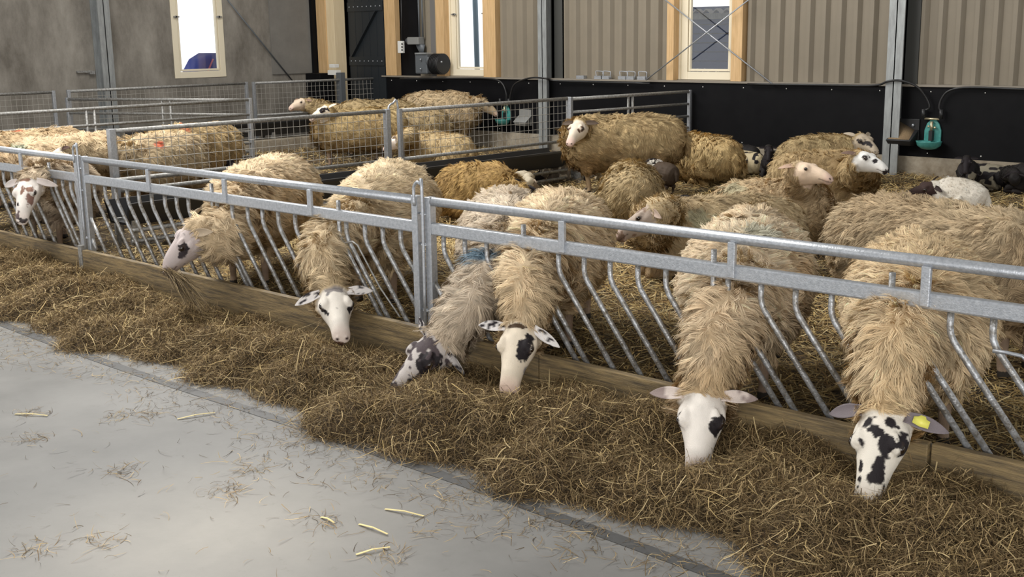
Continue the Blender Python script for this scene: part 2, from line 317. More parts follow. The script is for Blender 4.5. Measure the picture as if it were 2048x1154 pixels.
# ------------------------------------------------------------------ outside, seen through the panes
gr = MB().box((-40, YW+.12, -.3), (8, 40, -.05)); gr = tag(gr.build('ground', mat('pale_ground', (.5, .5, .48), .9)), kind='structure')
shed = thing('shed', 'dark slatted shed with corrugated roof seen through the right-hand window', 'shed', (-10.6, 17, 0))
mb = MB()
for i in range(15): mb.box((-13.0, 16.98-.012*(i % 2), i*.15-.05), (-9.2, 17.1, i*.15+.085))
mb.build('wall', mat('blue_black_board', (.03, .065, .19), .6), shed)
mb = MB(); xs = np.linspace(-13.2, -9.0, 120); zt = 2.12+.035*np.sin(xs*2*math.pi/.20)
mb.box((-13.0, 17.1, -.05), (-9.2, 20, 2.05))
mb.add([(x, 16.85, z) for x, z in zip(xs, zt)]+[(x, 20.5, z-.1) for x, z in zip(xs, zt)]+[(x, 16.85, z-.03) for x, z in zip(xs, zt)], [(i, i+1, 121+i, 120+i) for i in range(119)]+[(i, i+1, 241+i, 240+i) for i in range(119)], True)
mb.build('roof', mat('fibre_cement', (.34, .33, .32), .8), shed)
mb = MB().box((-13.1, 16.9, 1.98), (-9.1, 16.96, 2.08)); mb.build('gutter', M['galv_beam'], shed)
fx = [-11.6, -11.3, -11.05, -10.8]
for i, x in enumerate(fx):
    mb = MB()
    for j in range(14):
        a = random.uniform(-.5, .5); h = random.uniform(.35, .75); p = np.array([x+random.uniform(-.05, .05), 16.2, 0.72])
        q = p+np.array([math.sin(a)*h*.8, random.uniform(-.1, .1), h*.6]); mb.tube([p, (p+q)/2+np.array([0, 0, .03]), q], [.006, .005, .003], 5)
        for t in np.linspace(.3, 1, 6): mb.ball(p+(q-p)*t+np.array([random.uniform(-.02, .02), 0, .01]), .018, 6, 4)
    mb.tube([(x, 16.2, -.05), (x, 16.2, .75)], .02, 6)
    tag(mb.build('shrub', mat('pale_blossom', (.85, .85, .88), .8)), 'frosty pale shrub outside the right-hand window', 'shrub', 'pale shrubs outside the right-hand window')
c = onx(405, 120, -19.5)
car = thing('trailer', 'blue covered trailer with a pink stripe outside the concrete wall window', 'trailer', (-19.5, c[1], 0))
mb = MB().rings([[(-19.8, c[1]+y, z) for y, z in ((-.30, .6), (-.34, 1.0), (-.24, 1.22), (-.1, 1.42), (.12, 1.53), (.2, 1.42), (.26, 1.3), (.30, .6))], [(-19.2, c[1]+y, z) for y, z in ((-.30, .6), (-.34, 1.0), (-.24, 1.22), (-.1, 1.42), (.12, 1.53), (.2, 1.42), (.26, 1.3), (.30, .6))]])
mb.build('cover', mat('blue_tarpaulin', (.03, .06, .36), .5), car)
MB().beam((-19.18, c[1]-.22, 1.0), (-19.18, c[1]+.02, 1.42), .01, .05, (1, 0, 0)).build('stripe', mat('pink_stripe', (.8, .25, .3), .5), car)
MB().box((-19.7, c[1]-.25, -.05), (-19.3, c[1]+.25, .62)).build('body', M['darkbox'], car)
post = MB().tube([(ony(955, 100, 16)[0], 16, -.05), (ony(951, 100, 16)[0], 16, 3.5)], .05, 8)
tag(post.build('post', mat('hazy_blue_metal', (.35, .50, .62), .5)), 'blue-grey post outside the window left of the service corner', 'post')

# ------------------------------------------------------------------ things on the walls
# cross bracing before the right-hand window and one stay on the concrete wall
def rod(pts, label, name='bracing_rod', r=.009, m_='galv', group=None, cat='rod', parent=None):
    o = MB().tube(pts, r, 8).build(name, M[m_], parent); return tag(o, label, cat, group)
rod([ony(1318, -10, 13.1), ony(1545, 168, 13.12)], 'steel bracing rod falling from upper left to lower right before the window')
rod([ony(1512, -12, 13.06), ony(1292, 160, 13.08)], 'steel bracing rod rising from lower left to upper right before the window')
rod([onx(455, 0, XW+.05), onx(586, 163, XW+.05)], 'thin dark stay running diagonally down the concrete wall', r=.012, m_='darkbox')
b = onx(182, 143, XW+.03); o = MB().box((XW, b[1]-.22, b[2]-.015), (XW+.04, b[1]+.02, b[2]+.015)).box((XW, b[1]-.03, b[2]-.04), (XW+.06, b[1]+.05, b[2]+.01)).build('wall_bracket', M['galv_old']); tag(o, 'small rusty bracket on the concrete wall left of the steel column', 'bracket')
# gate clips lying on the ledge
for i, x in enumerate((1163, 1199, 1213, 1247, 1262, 1285)):
    p = ony(x, 153, YW-.09); mb = MB().box((p[0]-.07, YW-.125, 1.14), (p[0]+.07, YW-.06, 1.185))
    if i in (1, 2, 4, 3, 5): mb.tube(spline([(p[0]-.04, YW-.1, 1.15), (p[0]-.06, YW-.1, 1.235), (p[0]-.04, YW-.1, 1.25), (p[0]+.06, YW-.1, 1.245), (p[0]+.08, YW-.1, 1.23), (p[0]+.07, YW-.1, 1.15)], 4), .007, 6)
    tag(mb.build('gate_clip', M['galv'], None, 0), 'galvanised gate clip lying on the ledge under the beige cladding', 'clip', 'gate clips lying on the ledge')
# drinking bowl, feed hopper, water hoses
def bowl(px_, py_, lab, s=1.0):
    c = ony(px_, py_, YW-.13); r = thing('drinking_bowl', lab, 'drinking bowl', tuple(c))
    mb = MB(); R = []
    for t, z, w, d in ((0, -.085, .03, .03), (.1, -.075, .075, .075), (.2, -.045, .115, .115), (.3, -.01, .125, .13), (.35, .0, .13, .135)):
        R.append([c+np.array([math.cos(a)*w, -.06+math.sin(a)*d*(1 if math.sin(a) < 0 else .55), z])*s for a in np.linspace(0, 2*math.pi, 20, endpoint=False)])
    for z, w, d in ((-.004, .105, .11), (-.03, .08, .08)): R.append([c+np.array([math.cos(a)*w, -.06+math.sin(a)*d*(1 if math.sin(a) < 0 else .55), z])*s for a in np.linspace(0, 2*math.pi, 20, endpoint=False)])
    mb.rings(R); mb.build('basin', M['teal'], r)
    out_ = [(-.085, -.02), (-.085, .10), (-.06, .17), (-.03, .20), (.03, .20), (.06, .17), (.085, .10), (.085, -.02)]
    MB().rings([[c+np.array([x, .02, z])*s for x, z in out_], [c+np.array([x, .0, z])*s for x, z in out_]]).build('back_plate', M['teal'], r, .004)
    MB().box(c+np.array([-.018, -.05, .0])*s, c+np.array([.018, -.0, .10])*s).build('tongue', M['rubber'], r)
    MB().tube([c+np.array(q)*s for q in ((0, -.03, .09), (0, -.03, .19))], .016*s, 8).tube([c+np.array(q)*s for q in ((-.075, -.03, .215), (.075, -.03, .215))], .011*s, 8).ball(c+np.array([.035, -.03, .13])*s, .014*s).ball(c+np.array([-.03, -.03, .14])*s, .012*s).build('valve', M['brass'], r)
    for q in (-.09, .09): MB().tube([c+np.array([q, -.03, .22])*s, c+np.array([q, -.03, .31])*s], .022*s, 8).build('coupling', M['rubber'], r)
    return c
c = bowl(1864, 281, 'teal drinking bowl with brass valve on black boards right of the column', 1.15)
def hose(P, lab, r=.013):
    return tag(MB().tube(spline(P, 6), r, 8).build('water_hose', M['rubber']), lab, 'hose')
hose([ony(1495, 168, 13.1), ony(1640, 170, 13.1), ony(1745, 171, 13.02), ony(1775, 163, 12.98), ony(1800, 161, 12.98), ony(1832, 172, 13.02), ony(1852, 195, 13.08), ony(1859, 215, 13.1), c+np.array([-.10, -.03, .34])], 'black water hose arching over the right column to the teal bowl')
hose([c+np.array([.10, -.03, .34]), ony(1878, 215, 13.1), ony(1884, 196, 13.1), ony(1900, 181, 13.1), ony(1940, 175, 13.1), ony(2060, 179, 13.1)], 'black water hose running right from the teal bowl')
c2 = bowl(1012, 238, 'teal drinking bowl on black boards behind the mesh hurdle')
hose([ony(800, 158, 13.08), ony(905, 157, 13.08), ony(970, 157, 13.08), ony(1000, 163, 13.08), ony(1012, 185, 13.08), ony(1012, 212, 13.1)], 'black water hose on the boards dropping to the far teal bowl')
hose([ony(1019, 214, 13.1), ony(1021, 190, 13.08), ony(1030, 168, 13.05), ony(1060, 156, 12.98), ony(1092, 157, 12.96), ony(1120, 162, 13.1), ony(1300, 167, 13.1)], 'black water hose looping over the column behind the standing tan sheep')
p = ony(1812, 262, YW-.13); r = thing('feed_hopper', 'black feed hopper with crumbs in it fixed left of the teal bowl', 'feed hopper', tuple(p))
def hp(x, y, z): return p+np.array([x, y, z])
MB().box(hp(-.13, .01, -.14), hp(.15, .03, .14)).build('back_plate', M['rubber'], r, .004)
MB().rings([[hp(-.17, -.16, -.1), hp(.13, -.16, -.1), hp(.15, .01, .02), hp(-.15, .01, .02)], [hp(-.15, -.12, -.16), hp(.11, -.12, -.16), hp(.13, .01, -.16), hp(-.13, .01, -.16)]]).build('tray', M['rubber'], r, .004)
MB().rings([[hp(-.155, -.15, -.098), hp(.115, -.15, -.098), hp(.135, .005, -.0), hp(-.09, .005, .11)], [hp(-.14, -.11, -.15), hp(.1, -.11, -.15), hp(.12, .005, -.15), hp(-.14, .005, -.15)]]).build('feed', mat('feed_crumbs', (.36, .25, .14), .9, dark=(.25, .17, .09), dscale=90, bump=1, bscale=200), r)
for q in (-.07, .08): MB().ball(hp(q, .0, .07), (.018, .012, .018), 8, 6).build('bolt', M['galv'], r)
p = ony(1050, 235, YW-.13); o = MB().box(p+np.array([-.12, 0, -.12]), p+np.array([.12, .03, .12])).rings([[p+np.array(q) for q in ((-.13, -.13, -.06), (.13, -.13, -.06), (.13, 0, .03), (-.13, 0, .03))], [p+np.array(q) for q in ((-.1, -.1, -.12), (.1, -.1, -.12), (.1, 0, -.12), (-.1, 0, -.12))]]).build('feed_hopper', M['greybox'], None, .004); tag(o, 'small grey feed hopper on black boards behind the mesh hurdle', 'feed hopper')
# service corner: socket strip, junction box, cables, black motor unit, white box, dark cabinet
def bxp(x0, y0, x1, y1, Y, d):
    a = ony(x0, y1, Y); b_ = ony(x1, y0, Y); return (a[0], Y-d, a[2]), (b_[0], Y, b_[2])
r = thing('socket_strip', 'white socket strip hanging on the pine post beside the black door', 'socket', tuple(ony(804, 95, YW-.1)))
a_, b_ = bxp(800, 82, 809, 106, YW-.16, .05); MB().box(a_, b_).build('casing', M['white'], r, .006)
for i in range(3):
    q = ony(804, 88+6*i, YW-.21); MB().ball(q, (.018, .006, .018), 8, 6).build('socket_hole', M['rubber'], r)
tag(MB().tube([ony(804, 83, YW-.19), ony(802, -20, YW-.19)], .012, 6).build('cable', M['rubber']), 'dark cable hanging down to the white socket strip', 'cable')
r = thing('junction_box', 'grey junction box with a plug on the black wall above the motor', 'junction box', tuple(ony(839, 82, YW-.1)))
a_, b_ = bxp(827, 74, 849, 89, YW-.03, .14); MB().box(a_, b_).build('casing', M['greybox'], r, .01)
MB().tube([ony(815, 82, YW-.1), ony(828, 82, YW-.1)], [.05, .045], 10).build('plug', M['darkbox'], r)
MB().rings([[ony(x, 89, YW-.03-dy) for x, dy in ((831, 0), (850, 0), (850, .1), (831, .1))], [ony(x, 112, YW-.03-dy) for x, dy in ((842, 0), (846, 0), (846, .06), (842, .06))]]).build('bracket', M['darkbox'], r)
for i, x in enumerate((838, 845)): tag(MB().tube([ony(x+1, 74, YW-.09), ony(x-2, -20, YW-.09)], .014, 6).build('conduit', M['darkbox']), ('left' if i == 0 else 'right')+' of two dark conduits rising from the grey junction box', 'conduit')
r = thing('motor_unit', 'black ribbed motor unit with shiny bolts standing on the board ledge', 'motor', tuple(ony(865, 147, YW-.2)))
a_, b_ = bxp(845, 107, 868, 147, YW-.14, .16); MB().box(a_, b_).build('housing', M['darkbox'], r, .02)
q0, q1 = ony(868, 128, YW-.22), ony(887, 128, YW-.22); mb = MB().tube([q0, q1], .15, 18)
for t in np.linspace(.1, .9, 6): mb.tube([q0+(q1-q0)*t, q0+(q1-q0)*(t+.05)], .165, 18)
mb.build('drum', M['rubber'], r)
for x, y in ((841, 119), (841, 138), (866, 119), (866, 138), (883, 124)): MB().ball(ony(x, y, YW-.33), .016, 8, 6).build('bolt', M['galv'], r)
q = ony(856, 122, YW-.32); MB().ball(q, (.05, .03, .07), 10, 8).build('gauge', M['darkbox'], r)
a_, b_ = bxp(846, 105, 868, 108, YW-.14, .18); MB().box(a_, b_).build('top_plate', M['galv_beam'], r)
r = thing('cabinet', 'low black cabinet against the concrete wall left of the pine post', 'cabinet', tuple(ony(666, 190, YW-.6)))
a_, b_ = bxp(641, 146, 668, 190, 12.75, .3); a_ = (a_[0], a_[1], 0); MB().box(a_, b_).build('body', M['black'], r, .005)
a_, b_ = bxp(669, 145, 690, 190, 12.6, .1); MB().box((b_[0]-.12, a_[1], .6), b_).build('side_panel', M['darkbox'], r, .005)
a_, b_ = bxp(668, 128, 678, 135, 12.6, .1); tag(MB().box(a_, b_).box((a_[0]-.05, a_[1], a_[2]-.12), (b_[0]+.04, b_[1], a_[2]-.04)).build('wall_box', M['white'], None, .004), 'small white box on the wall just left of the pine post', 'box')
# ------------------------------------------------------------------ front feed barriers along the alley
FY = 4.085
def feed_barrier(label, xl, xr, bars, pins, struts, left_stubs=False, cut_right=None):
    r = thing('feed_barrier', label, 'feed barrier', (xl, FY, 0))
    MB().tube([(xl+.02, FY, .927), (xr-.02, FY, .927)], .0235, 14).build('top_rail', M['galv'], r)
    MB().box((xl+.02, FY-.02, .755), (xr-.02, FY+.02, .817)).build('middle_rail', M['galv'], r, .008)
    MB().beam((xl, FY, .222), (xr, FY, .222), .025, .04).build('bottom_rail', M['galv_old'], r)
    for x in (xl, xr): MB().box((x-.022, FY-.022, .20), (x+.022, FY+.022, .95)).build('end_post', M['galv'], r, .004)
    for s in struts: MB().box((s-.018, FY-.032, .765), (s+.018, FY-.012, .915)).build('strut', M['galv'], r, .004)
    def bar(x, top=.76, pin=False):
        x1 = min(x+.345, xr-.02); z1 = .235 if x1 == x+.345 else .675-.44*(x1-x)/.345
        if x > xr-.03: return
        pts = [(x, FY, top), (x, FY, .70), (x+.004, FY, .675), (x+.018, FY, .645), (x1, FY, z1)]
        MB().tube(pts, .0125, 10).build('latch_bar' if pin else 'bar', M['bar'], r)
    for x in bars: bar(x)
    for x in pins:
        bar(x, .87, True)
    if left_stubs:
        for dz in (.17, .33): MB().tube([(xl+.02, FY, .695-dz-.02), (xl+.345-.345*dz/.41, FY, .27)], .0125, 10).build('bar', M['bar'], r)
    return r
feed_barrier('galvanised slanted-bar feed barrier at the far left end of the alley', -12.2, -8.185, [-11.9, -11.74, -11.58, -11.42, -11.1, -10.94, -10.78, -10.62, -10.46, -10.3, -10.0, -9.61, -9.455, -9.30, -9.145, -8.99, -8.567, -8.445, -8.322, -8.24], [-8.645, -10.14, -9.62], [-11.0, -10.05, -9.065], False)
feed_barrier('galvanised slanted-bar feed barrier in the middle, its bars streaked with old whitewash', -8.08, -4.52,
             [-7.963, -7.809, -7.655, -7.50, -7.345, -7.178, -7.011, -6.865, -6.723, -6.388, -6.225, -6.058, -5.905, -5.745, -5.58, -5.109, -4.949, -4.80, -4.655], [-6.44, -5.172], [-7.165, -6.26, -5.40], True)
feed_barrier('galvanised slanted-bar feed barrier nearest the camera on the right', -4.42, .4,
             [-4.325, -4.17, -4.016, -3.705, -3.547, -3.392, -3.24, -3.084, -2.933, -2.618, -2.46, -2.303, -2.147, -1.834, -1.676, -1.522, -1.365, -1.05, -.89, -.73, -.57], [-3.768, -2.69, -1.905, -1.12], [-3.505, -2.588, -1.765, -.85], True)
for x, lab in ((-8.133, 'galvanised locking rod joining the left and middle feed barriers'), (-4.47, 'galvanised looped locking rod joining the middle and right feed barriers')):
    r = thing('locking_rod', lab, 'rod', (x, FY, .2))
    a = [(x-.032, FY-.035, .90), (x-.032, FY-.035, .985), (x-.020, FY-.035, 1.014), (x, FY-.035, 1.026), (x+.020, FY-.035, 1.014), (x+.030, FY-.035, .985), (x+.026, FY-.035, .25)]
    MB().tube(spline(a, 4), .0085, 8).build('rod', M['galv'], r)
    for z in (.86, .70, .35):
        MB().tube([(x+.022+.018*math.cos(t), FY-.015+.018*math.sin(t), z) for t in np.linspace(0, 2*math.pi, 13)], .006, 6).tube([(x-.03, FY-.005, z), (x+.05, FY-.005, z)], .006, 6).build('ring', M['galv'], r)
o = MB().box((-8.155, FY-.075, -.02), (-8.105, FY-.03, .30)).build('board_bracket', M['galv_old'], None, .004); tag(o, 'dark steel bracket holding the plank ends between left and middle barriers', 'bracket')
# planks along the alley
def plank(x0, x1, lab, y0=FY-.07, t=.04, z1=.268):
    o = MB().box((x0, y0, -.02), (x1, y0+t, z1)).build('kerb_plank', M['plank'], None, .004); return tag(o, lab, 'plank')
plank(-12.3, -8.16, 'dirty brown plank at the foot of the left feed barrier'); plank(-8.10, -3.62, 'long wooden plank at the foot of the middle feed barrier')
plank(-3.61, -1.70, 'wooden plank with a knot under the near feed barrier, between the white heads', FY-.075); plank(-1.69, .4, 'dark grained plank at the right end under the near feed barrier', FY-.065)
# a loose wire on one bar, and a short one at the right
tag(MB().tube([ony(*p, FY-.03) for p in ((690, 486), (705, 483), (715, 490), (735, 528), (760, 575), (800, 634))], .005, 6).build('bent_wire', M['galv_old']), 'thin bent steel wire leaning on a whitewashed bar of the middle barrier', 'wire')
tag(MB().tube([ony(*p, FY-.03) for p in ((1986, 702), (2012, 705), (2044, 712), (2055, 722))], .007, 6).build('bent_wire', M['galv']), 'short steel hook wire on the rightmost bars of the near barrier', 'wire')

# ------------------------------------------------------------------ hurdles dividing the pens
def hurdle(name, lab, p, q, z0, z1, kind='mesh', rails=(), group=None, cat='hurdle', posts=True, pw=.045, twin=None, mesh_to=None):
    p = np.array(p, float); q = np.array(q, float); d = q-p; Ln = np.linalg.norm(d); a = d/Ln
    def at(s, z): c = p+a*s; return (c[0], c[1], z)
    r = thing(name, lab, cat, (p[0], p[1], GS), group)
    MB().tube([at(0, z1), at(Ln, z1)], .021, 10).build('top_rail', M['galv_old'], r)
    if kind == 'mesh': MB().tube([at(0, z0), at(Ln, z0)], .019, 10).build('bottom_rail', M['galv_old'], r)
    for z in rails: MB().tube([at(0, z), at(Ln, z)], .017, 10).build('rail', M['galv_old'], r)
    if posts:
        for s in (0, Ln):
            c = p+a*s; MB().beam((c[0], c[1], 0.0), (c[0], c[1], z1+.02), pw, pw).build('end_post', M['galv'], r, .004)
    if twin:
        for t in twin: MB().tube([at(t, GS+.05 if kind != 'mesh' else z0), at(t, z1)], .016, 8).build('upright', M['galv_old'], r)
    if kind == 'mesh':
        mb = MB(); s = .05
        while s < Ln: mb.tube([at(s, z0), at(s, z1)], .0028, 4, False); s += .075
        z = z0+.01
        zs = np.linspace(z0, z1, 7)[1:-1]
        for z in zs: mb.tube([at(0, z), at(Ln, z)], .0028, 4, False)
        mb.build('wire_mesh', M['wire'], r)
    return r
hurdle('mesh_hurdle', 'mesh hurdle behind the feeding sheep, running back from the thick post at left', (-9.5, 5.07, 0), (-9.5, 8.2, 0), .48, 1.0, pw=.06)
hurdle('mesh_hurdle', 'mesh hurdle in front of the sheep drinking at the wall', (-9.5, 8.38, 0), (-9.46, 11.1, 0), .48, .995)
hurdle('rail_hurdle', 'five-rail hurdle with shiny rails meeting the black boards', (-9.30, 10.95, 0), (-9.06, 13.1, 0), .4, 1.0, 'rails', (.84, .68, .53, .41), twin=(1.0, 1.08))
tag(MB().tube(spline([(-9.5, 8.23, .96), (-9.5, 8.23, 1.04), (-9.5, 8.29, 1.075), (-9.5, 8.36, 1.04), (-9.5, 8.36, .2)], 4), .011, 8).build('locking_rod', M['galv']), 'looped locking rod between the two mesh hurdles', 'rod')
hurdle('rail_hurdle', 'long five-rail hurdle across the left pens', (-13, 4.6, 0), (-13, 8.9, 0), .27, 1.0, 'rails', (.81, .62, .44, .27), twin=(2.05, 2.15))
hurdle('mesh_hurdle', 'mesh hurdle nearest the left edge along the concrete wall', (-15.9, 5.0, 0), (-15.9, 7.68, 0), .60, 1.09)
hurdle('mesh_hurdle', 'mesh hurdle in front of the left steel column', (-15.9, 7.9, 0), (-15.9, 10.84, 0), .60, 1.09)
hurdle('mesh_hurdle', 'fine mesh hurdle behind the two tan sheep, before the black door', (-15.9, 10.98, 0), (-15.55, 13.2, 0), .58, 1.085)
hurdle('swing_gate', 'darker swing gate standing open from the concrete wall side to the long rail hurdle', (-15.75, 7.8, 0), (-13.1, 8.95, 0), .3, .99, 'rails', (.80, .58, .32), cat='gate', twin=(1.55, 1.68))
# black feed trough on a steel frame in front of the hurdles
def trough(lab, x0, x1, ya, yb, z0, z1, rails=(), cat='trough'):
    r = thing('feed_trough', lab, cat, ((x0+x1)/2, ya, GS)); t = .02
    prof = [(x0, z1), (x0+.06, z0), (x1-.06, z0), (x1, z1), (x1+.03, z1), (x1+.03, z1-.02), (x1-.04, z0-t), (x0+.04, z0-t), (x0-.03, z1-.02), (x0-.03, z1)]
    MB().rings([[(x, ya, z) for x, z in prof], [(x, yb, z) for x, z in prof]]).build('trough_liner', M['rubber'], r, 0).data.polygons.foreach_set('use_smooth', [False]*12)
    for z in rails:
        MB().tube([(x1-.0, ya, z), (x1-.0, yb, z)], .018, 8).build('rail', M['galv_old'], r)
    k = max(2, int((yb-ya)/1.8)+1)
    for y in np.linspace(ya+.05, yb-.05, k):
        for x in (x0+.1, x1-.03): MB().box((x-.02, y-.025, GS-.08), (x+.02, y+.025, z0+.02)).build('leg', M['galv_old'], r)
    return r
trough('long black feed trough on a steel frame in front of the mesh hurdles', -9.08, -8.72, 4.75, 10.3, .31, .475, (.25, .16))
tag(MB().box((-8.74, 10.32, 0), (-8.62, 10.40, .42)).box((-8.86, 10.34, .0), (-8.74, 10.38, .36)).build('trough_bracket', M['galv_old'], None, .004), 'grey steel end bracket of the long black trough, beside the standing tan sheep', 'bracket')
trough('black feed trough on the concrete kerb by the far mesh hurdles', -15.5, -15.1, 8.5, 13.0, .34, .52)
tag(MB().box((-15.45, 5, -.02), (-15.0, 13.1, .26)).build('trough_kerb', M['kerb'], None, .01), 'low grey concrete kerb under the far trough', 'kerb')
tag(MB().tube([(-9.3, 4.75, .60), (-9.3, 6.9, .60)], .021, 8).build('trough_rail', M['galv_old']), 'rusty rail above the black trough behind the middle barrier', 'rail')

# ------------------------------------------------------------------ straw bed, hay and loose stalks
def bed_h(x, y): return GS-.02+.045*(vnoise(np.stack([x, y, 0*x], -1), 1.3)-.5)+.035*(vnoise(np.stack([x, y, 0*x+5], -1), 4.)-.5)
def grid_obj(name, xs, ys, hf, m, lab, cat):
    X, Y = np.meshgrid(xs, ys, indexing='ij'); Z = hf(X, Y); nx, ny = X.shape; V = np.stack([X, Y, Z], -1).reshape(-1, 3)
    i = np.arange(nx-1)[:, None]*ny+np.arange(ny-1)[None]; q = np.stack([i, i+ny, i+ny+1, i+1], -1).reshape(-1, 4)
    me = mesh_np(name, V, q, np.zeros((0, 3), int), np.ones((len(V), 3))*.1)
    o = link(name, me, m); return tag(o, lab, cat, kind='stuff')
def strands(name, x, y, z, n, ln, w, K, pal, curl, tilt, m, lab, cat, lift=.012, parent=None, dirt=None):
    """n loose stalks lying on a surface: K points each, bending by curl"""
    az = rng.uniform(0, 2*math.pi, n); el = rng.normal(0, tilt, n); ll = ln*rng.lognormal(0, .35, n); kc = rng.normal(0, curl, n); ke = rng.normal(0, curl*.5, n)
    P = np.empty((n, K, 3)); p = np.stack([x, y, z+rng.uniform(0, lift, n)], -1)
    for k in range(K):
        P[:, k] = p; a = az+kc*k; e = el+ke*k
        p = p+np.stack([np.cos(a)*np.cos(e), np.sin(a)*np.cos(e), np.sin(e)], -1)*(ll/(K-1))[:, None]
    P[:, :, 2] -= (P[:, :, 2].mean(1)-(z+rng.uniform(0, lift, n)))[:, None]
    D = P[:, -1]-P[:, 0]; S = np.cross(D, np.stack([rng.normal(0, .35, n), rng.normal(0, .35, n), np.ones(n)], -1)); S /= np.linalg.norm(S, axis=1)[:, None]+1e-9
    pal = np.array(pal); c = pal[rng.choice(len(pal), n)]*rng.uniform(.7, 1.25, (n, 1))*(1 if dirt is None else dirt[:, None])
    me = ribbons(name, P, w*rng.uniform(.6, 1.5, n), S, c); o = link(name, me, m, parent)
    return tag(o, lab, cat, kind='stuff') if lab else o
grid_obj('straw_bed', np.arange(-16.7, 1.6, .07), np.arange(4.06, 13.2, .07), bed_h, M['base_straw'], 'trodden straw bedding covering the pens behind the barriers', 'straw')
n = 95000; d = rng.random(n)**.8
sy = 4.15+9.0*d; sx = -8.6*rng.random(n)*np.clip(.35+.1*sy, .5, 1.)-.3; kk = rng.random(n) < .26
n2 = 42000; sx = np.concatenate([sx, rng.uniform(-8.6, -.6, n2)]); sy = np.concatenate([sy, 4.12+rng.random(n2)**1.2*3.2]); kk = np.concatenate([kk, np.zeros(n2, bool)]); n += n2
sx = np.where(kk, rng.uniform(-15, -8.6, n), sx); sy = np.where(kk, rng.uniform(4.15, 13.1, n), sy)
strands('loose_straw', sx, sy, bed_h(sx, sy), n, .13, .0062, 3, [(.62, .46, .20), (.50, .35, .14), (.36, .24, .10), (.70, .56, .30), (.22, .14, .06)], .18, .22, M['hay'], 'golden straw stalks strewn loose over the bedding', 'straw', .03, dirt=np.where(rng.random(n) < .22, 1.1, np.clip(.50+.5*(sy-4.4)/1.6+.5*(vnoise(np.stack([sx, sy, 0*sx], -1), 2.2)-.5), .42, 1.05)))
def edge(x): return 3.19+.07*np.sin(x*2.1)+.06*np.sin(x*5.3+1)+.05*np.sin(x*11)
HOLLOW = [(*onz(px_, py_, .10)[:2], f_) for px_, py_, f_ in ((1392, 915, .55), (1735, 965, .5), (1010, 780, .5), (795, 775, .5), (690, 690, .6))]      # eaten away under the muzzles
def hay_h(x, y):
    e = edge(x); t = np.clip((y-e)/(4.03-e), 0, 1)
    top = np.interp(x, [-9, -8, -6.6, -5.6, -4.8, -3.9, -3.3, -2.6, -2.0, -1.5, 0], [.15, .10, .045, .03, .06, .08, .13, .17, .17, .12, .05])
    mid = np.interp(x, [-9, -6.5, -5.5, -4.4, -3.6, -2.2, -1.4, 0], [.12, .13, .15, .15, .16, .15, .12, .12])
    h = np.where(t < .55, mid*np.sin(np.clip(t/.55, 0, 1)*math.pi/2)**.8, mid+(top-mid)*(t-.55)/.45)
    q = np.stack([x, y, 0*x], -1); h = h*(.55+.85*vnoise(q, 3.2))
    for a_, b_, f_ in HOLLOW: h = h*(1-f_*np.exp(-(((x-a_)/.17)**2+((y-b_)/.22)**2)))
    return h+.055*(vnoise(q, 8.)-.4)*np.clip(t*5, 0, 1)-.006
grid_obj('hay', np.arange(-12.2, .4, .03), np.arange(2.95, 4.04, .03), lambda x, y: np.where(y > edge(x)+.02, hay_h(x, y), -.02), M['base_hay'], 'brown hay heaped along the foot of the barriers for the sheep', 'hay')
n = 200000; hx = -11.5+11.4*rng.random(n)**.85; hy = edge(hx)-.03+(4.02-edge(hx)+.03)*rng.random(n)**.9
HP = [(.24, .165, .078), (.165, .108, .05), (.34, .24, .12), (.085, .055, .027), (.50, .37, .19), (.13, .088, .04)]
strands('hay_stalks', hx, hy, hay_h(hx, hy), n, .080, .0027, 5, HP, .45, .42, M['hay'], 'tangled brown hay stalks covering the heap', 'hay', .028)
n = 2600; hx = -8.5+7.6*rng.random(n); hy = edge(hx)-.03+(4.0-edge(hx))*rng.random(n)
strands('pale_stalks', hx, hy, hay_h(hx, hy)+.02, n, .13, .0034, 5, [(.62, .48, .25), (.52, .38, .17)], .25, .3, M['hay'], 'paler thin stalks lying on top of the brown hay', 'hay', .02)
# wisps swept onto the concrete
n = 4200; u = rng.random(n)**2.2; wx = -7.9+7.0*rng.random(n); wy = edge(wx)+.05-u*.5
spots = [onz(*p, 0)[:2] for p in ((450, 985), (245, 945), (205, 1080), (75, 1100), (60, 880), (300, 830), (640, 1040), (1090, 1040), (905, 1000), (770, 1110), (1180, 1060), (500, 940), (60, 830), (240, 830), (1330, 1130))]
cx = np.concatenate([rng.normal(s[0], .05, 46) for s in spots]); cy = np.concatenate([rng.normal(s[1], .035, 46) for s in spots])
rx = rng.uniform(-5.2, -1.8, 260); ry = rng.uniform(1.7, 3.1, 260)
ax = np.concatenate([wx, cx, rx]); ay = np.concatenate([wy, cy, ry])
strands('swept_wisps', ax, ay, ax*0+.002, len(ax), .075, .0022, 6, HP+[(.5, .38, .2)], .3, .02, M['hay'], 'thin hay wisps scattered over the grey concrete floor', 'hay', .004)
stk = [((770, 1018), (848, 1032), 'pale straw stalk on the concrete, the upper of two long ones near the middle'), ((718, 1048), (775, 1068), 'pale straw stalk on the concrete, the lower of two long ones near the middle'),
       ((712, 1109), (780, 1094), 'straw stalk lying in a wisp near the bottom edge'), ((30, 828), (95, 831), 'short pale straw stalk on the concrete near the left edge'),
       ((355, 838), (430, 825), 'thin straw stalk on the concrete below the hay at left'), ((642, 1034), (668, 1045), 'small bent straw piece left of the two long stalks')]
for a_, b_, lab in stk:
    p = onz(*a_, .004); q = onz(*b_, .006); tag(MB().beam(p, (p+q)/2+np.array([0, 0, .006]), .009, .002).beam((p+q)/2+np.array([0, 0, .006]), q, .007, .002).build('straw_stalk', mat('straw_stalk', (.74, .62, .30), .6)), lab, 'straw stalk')
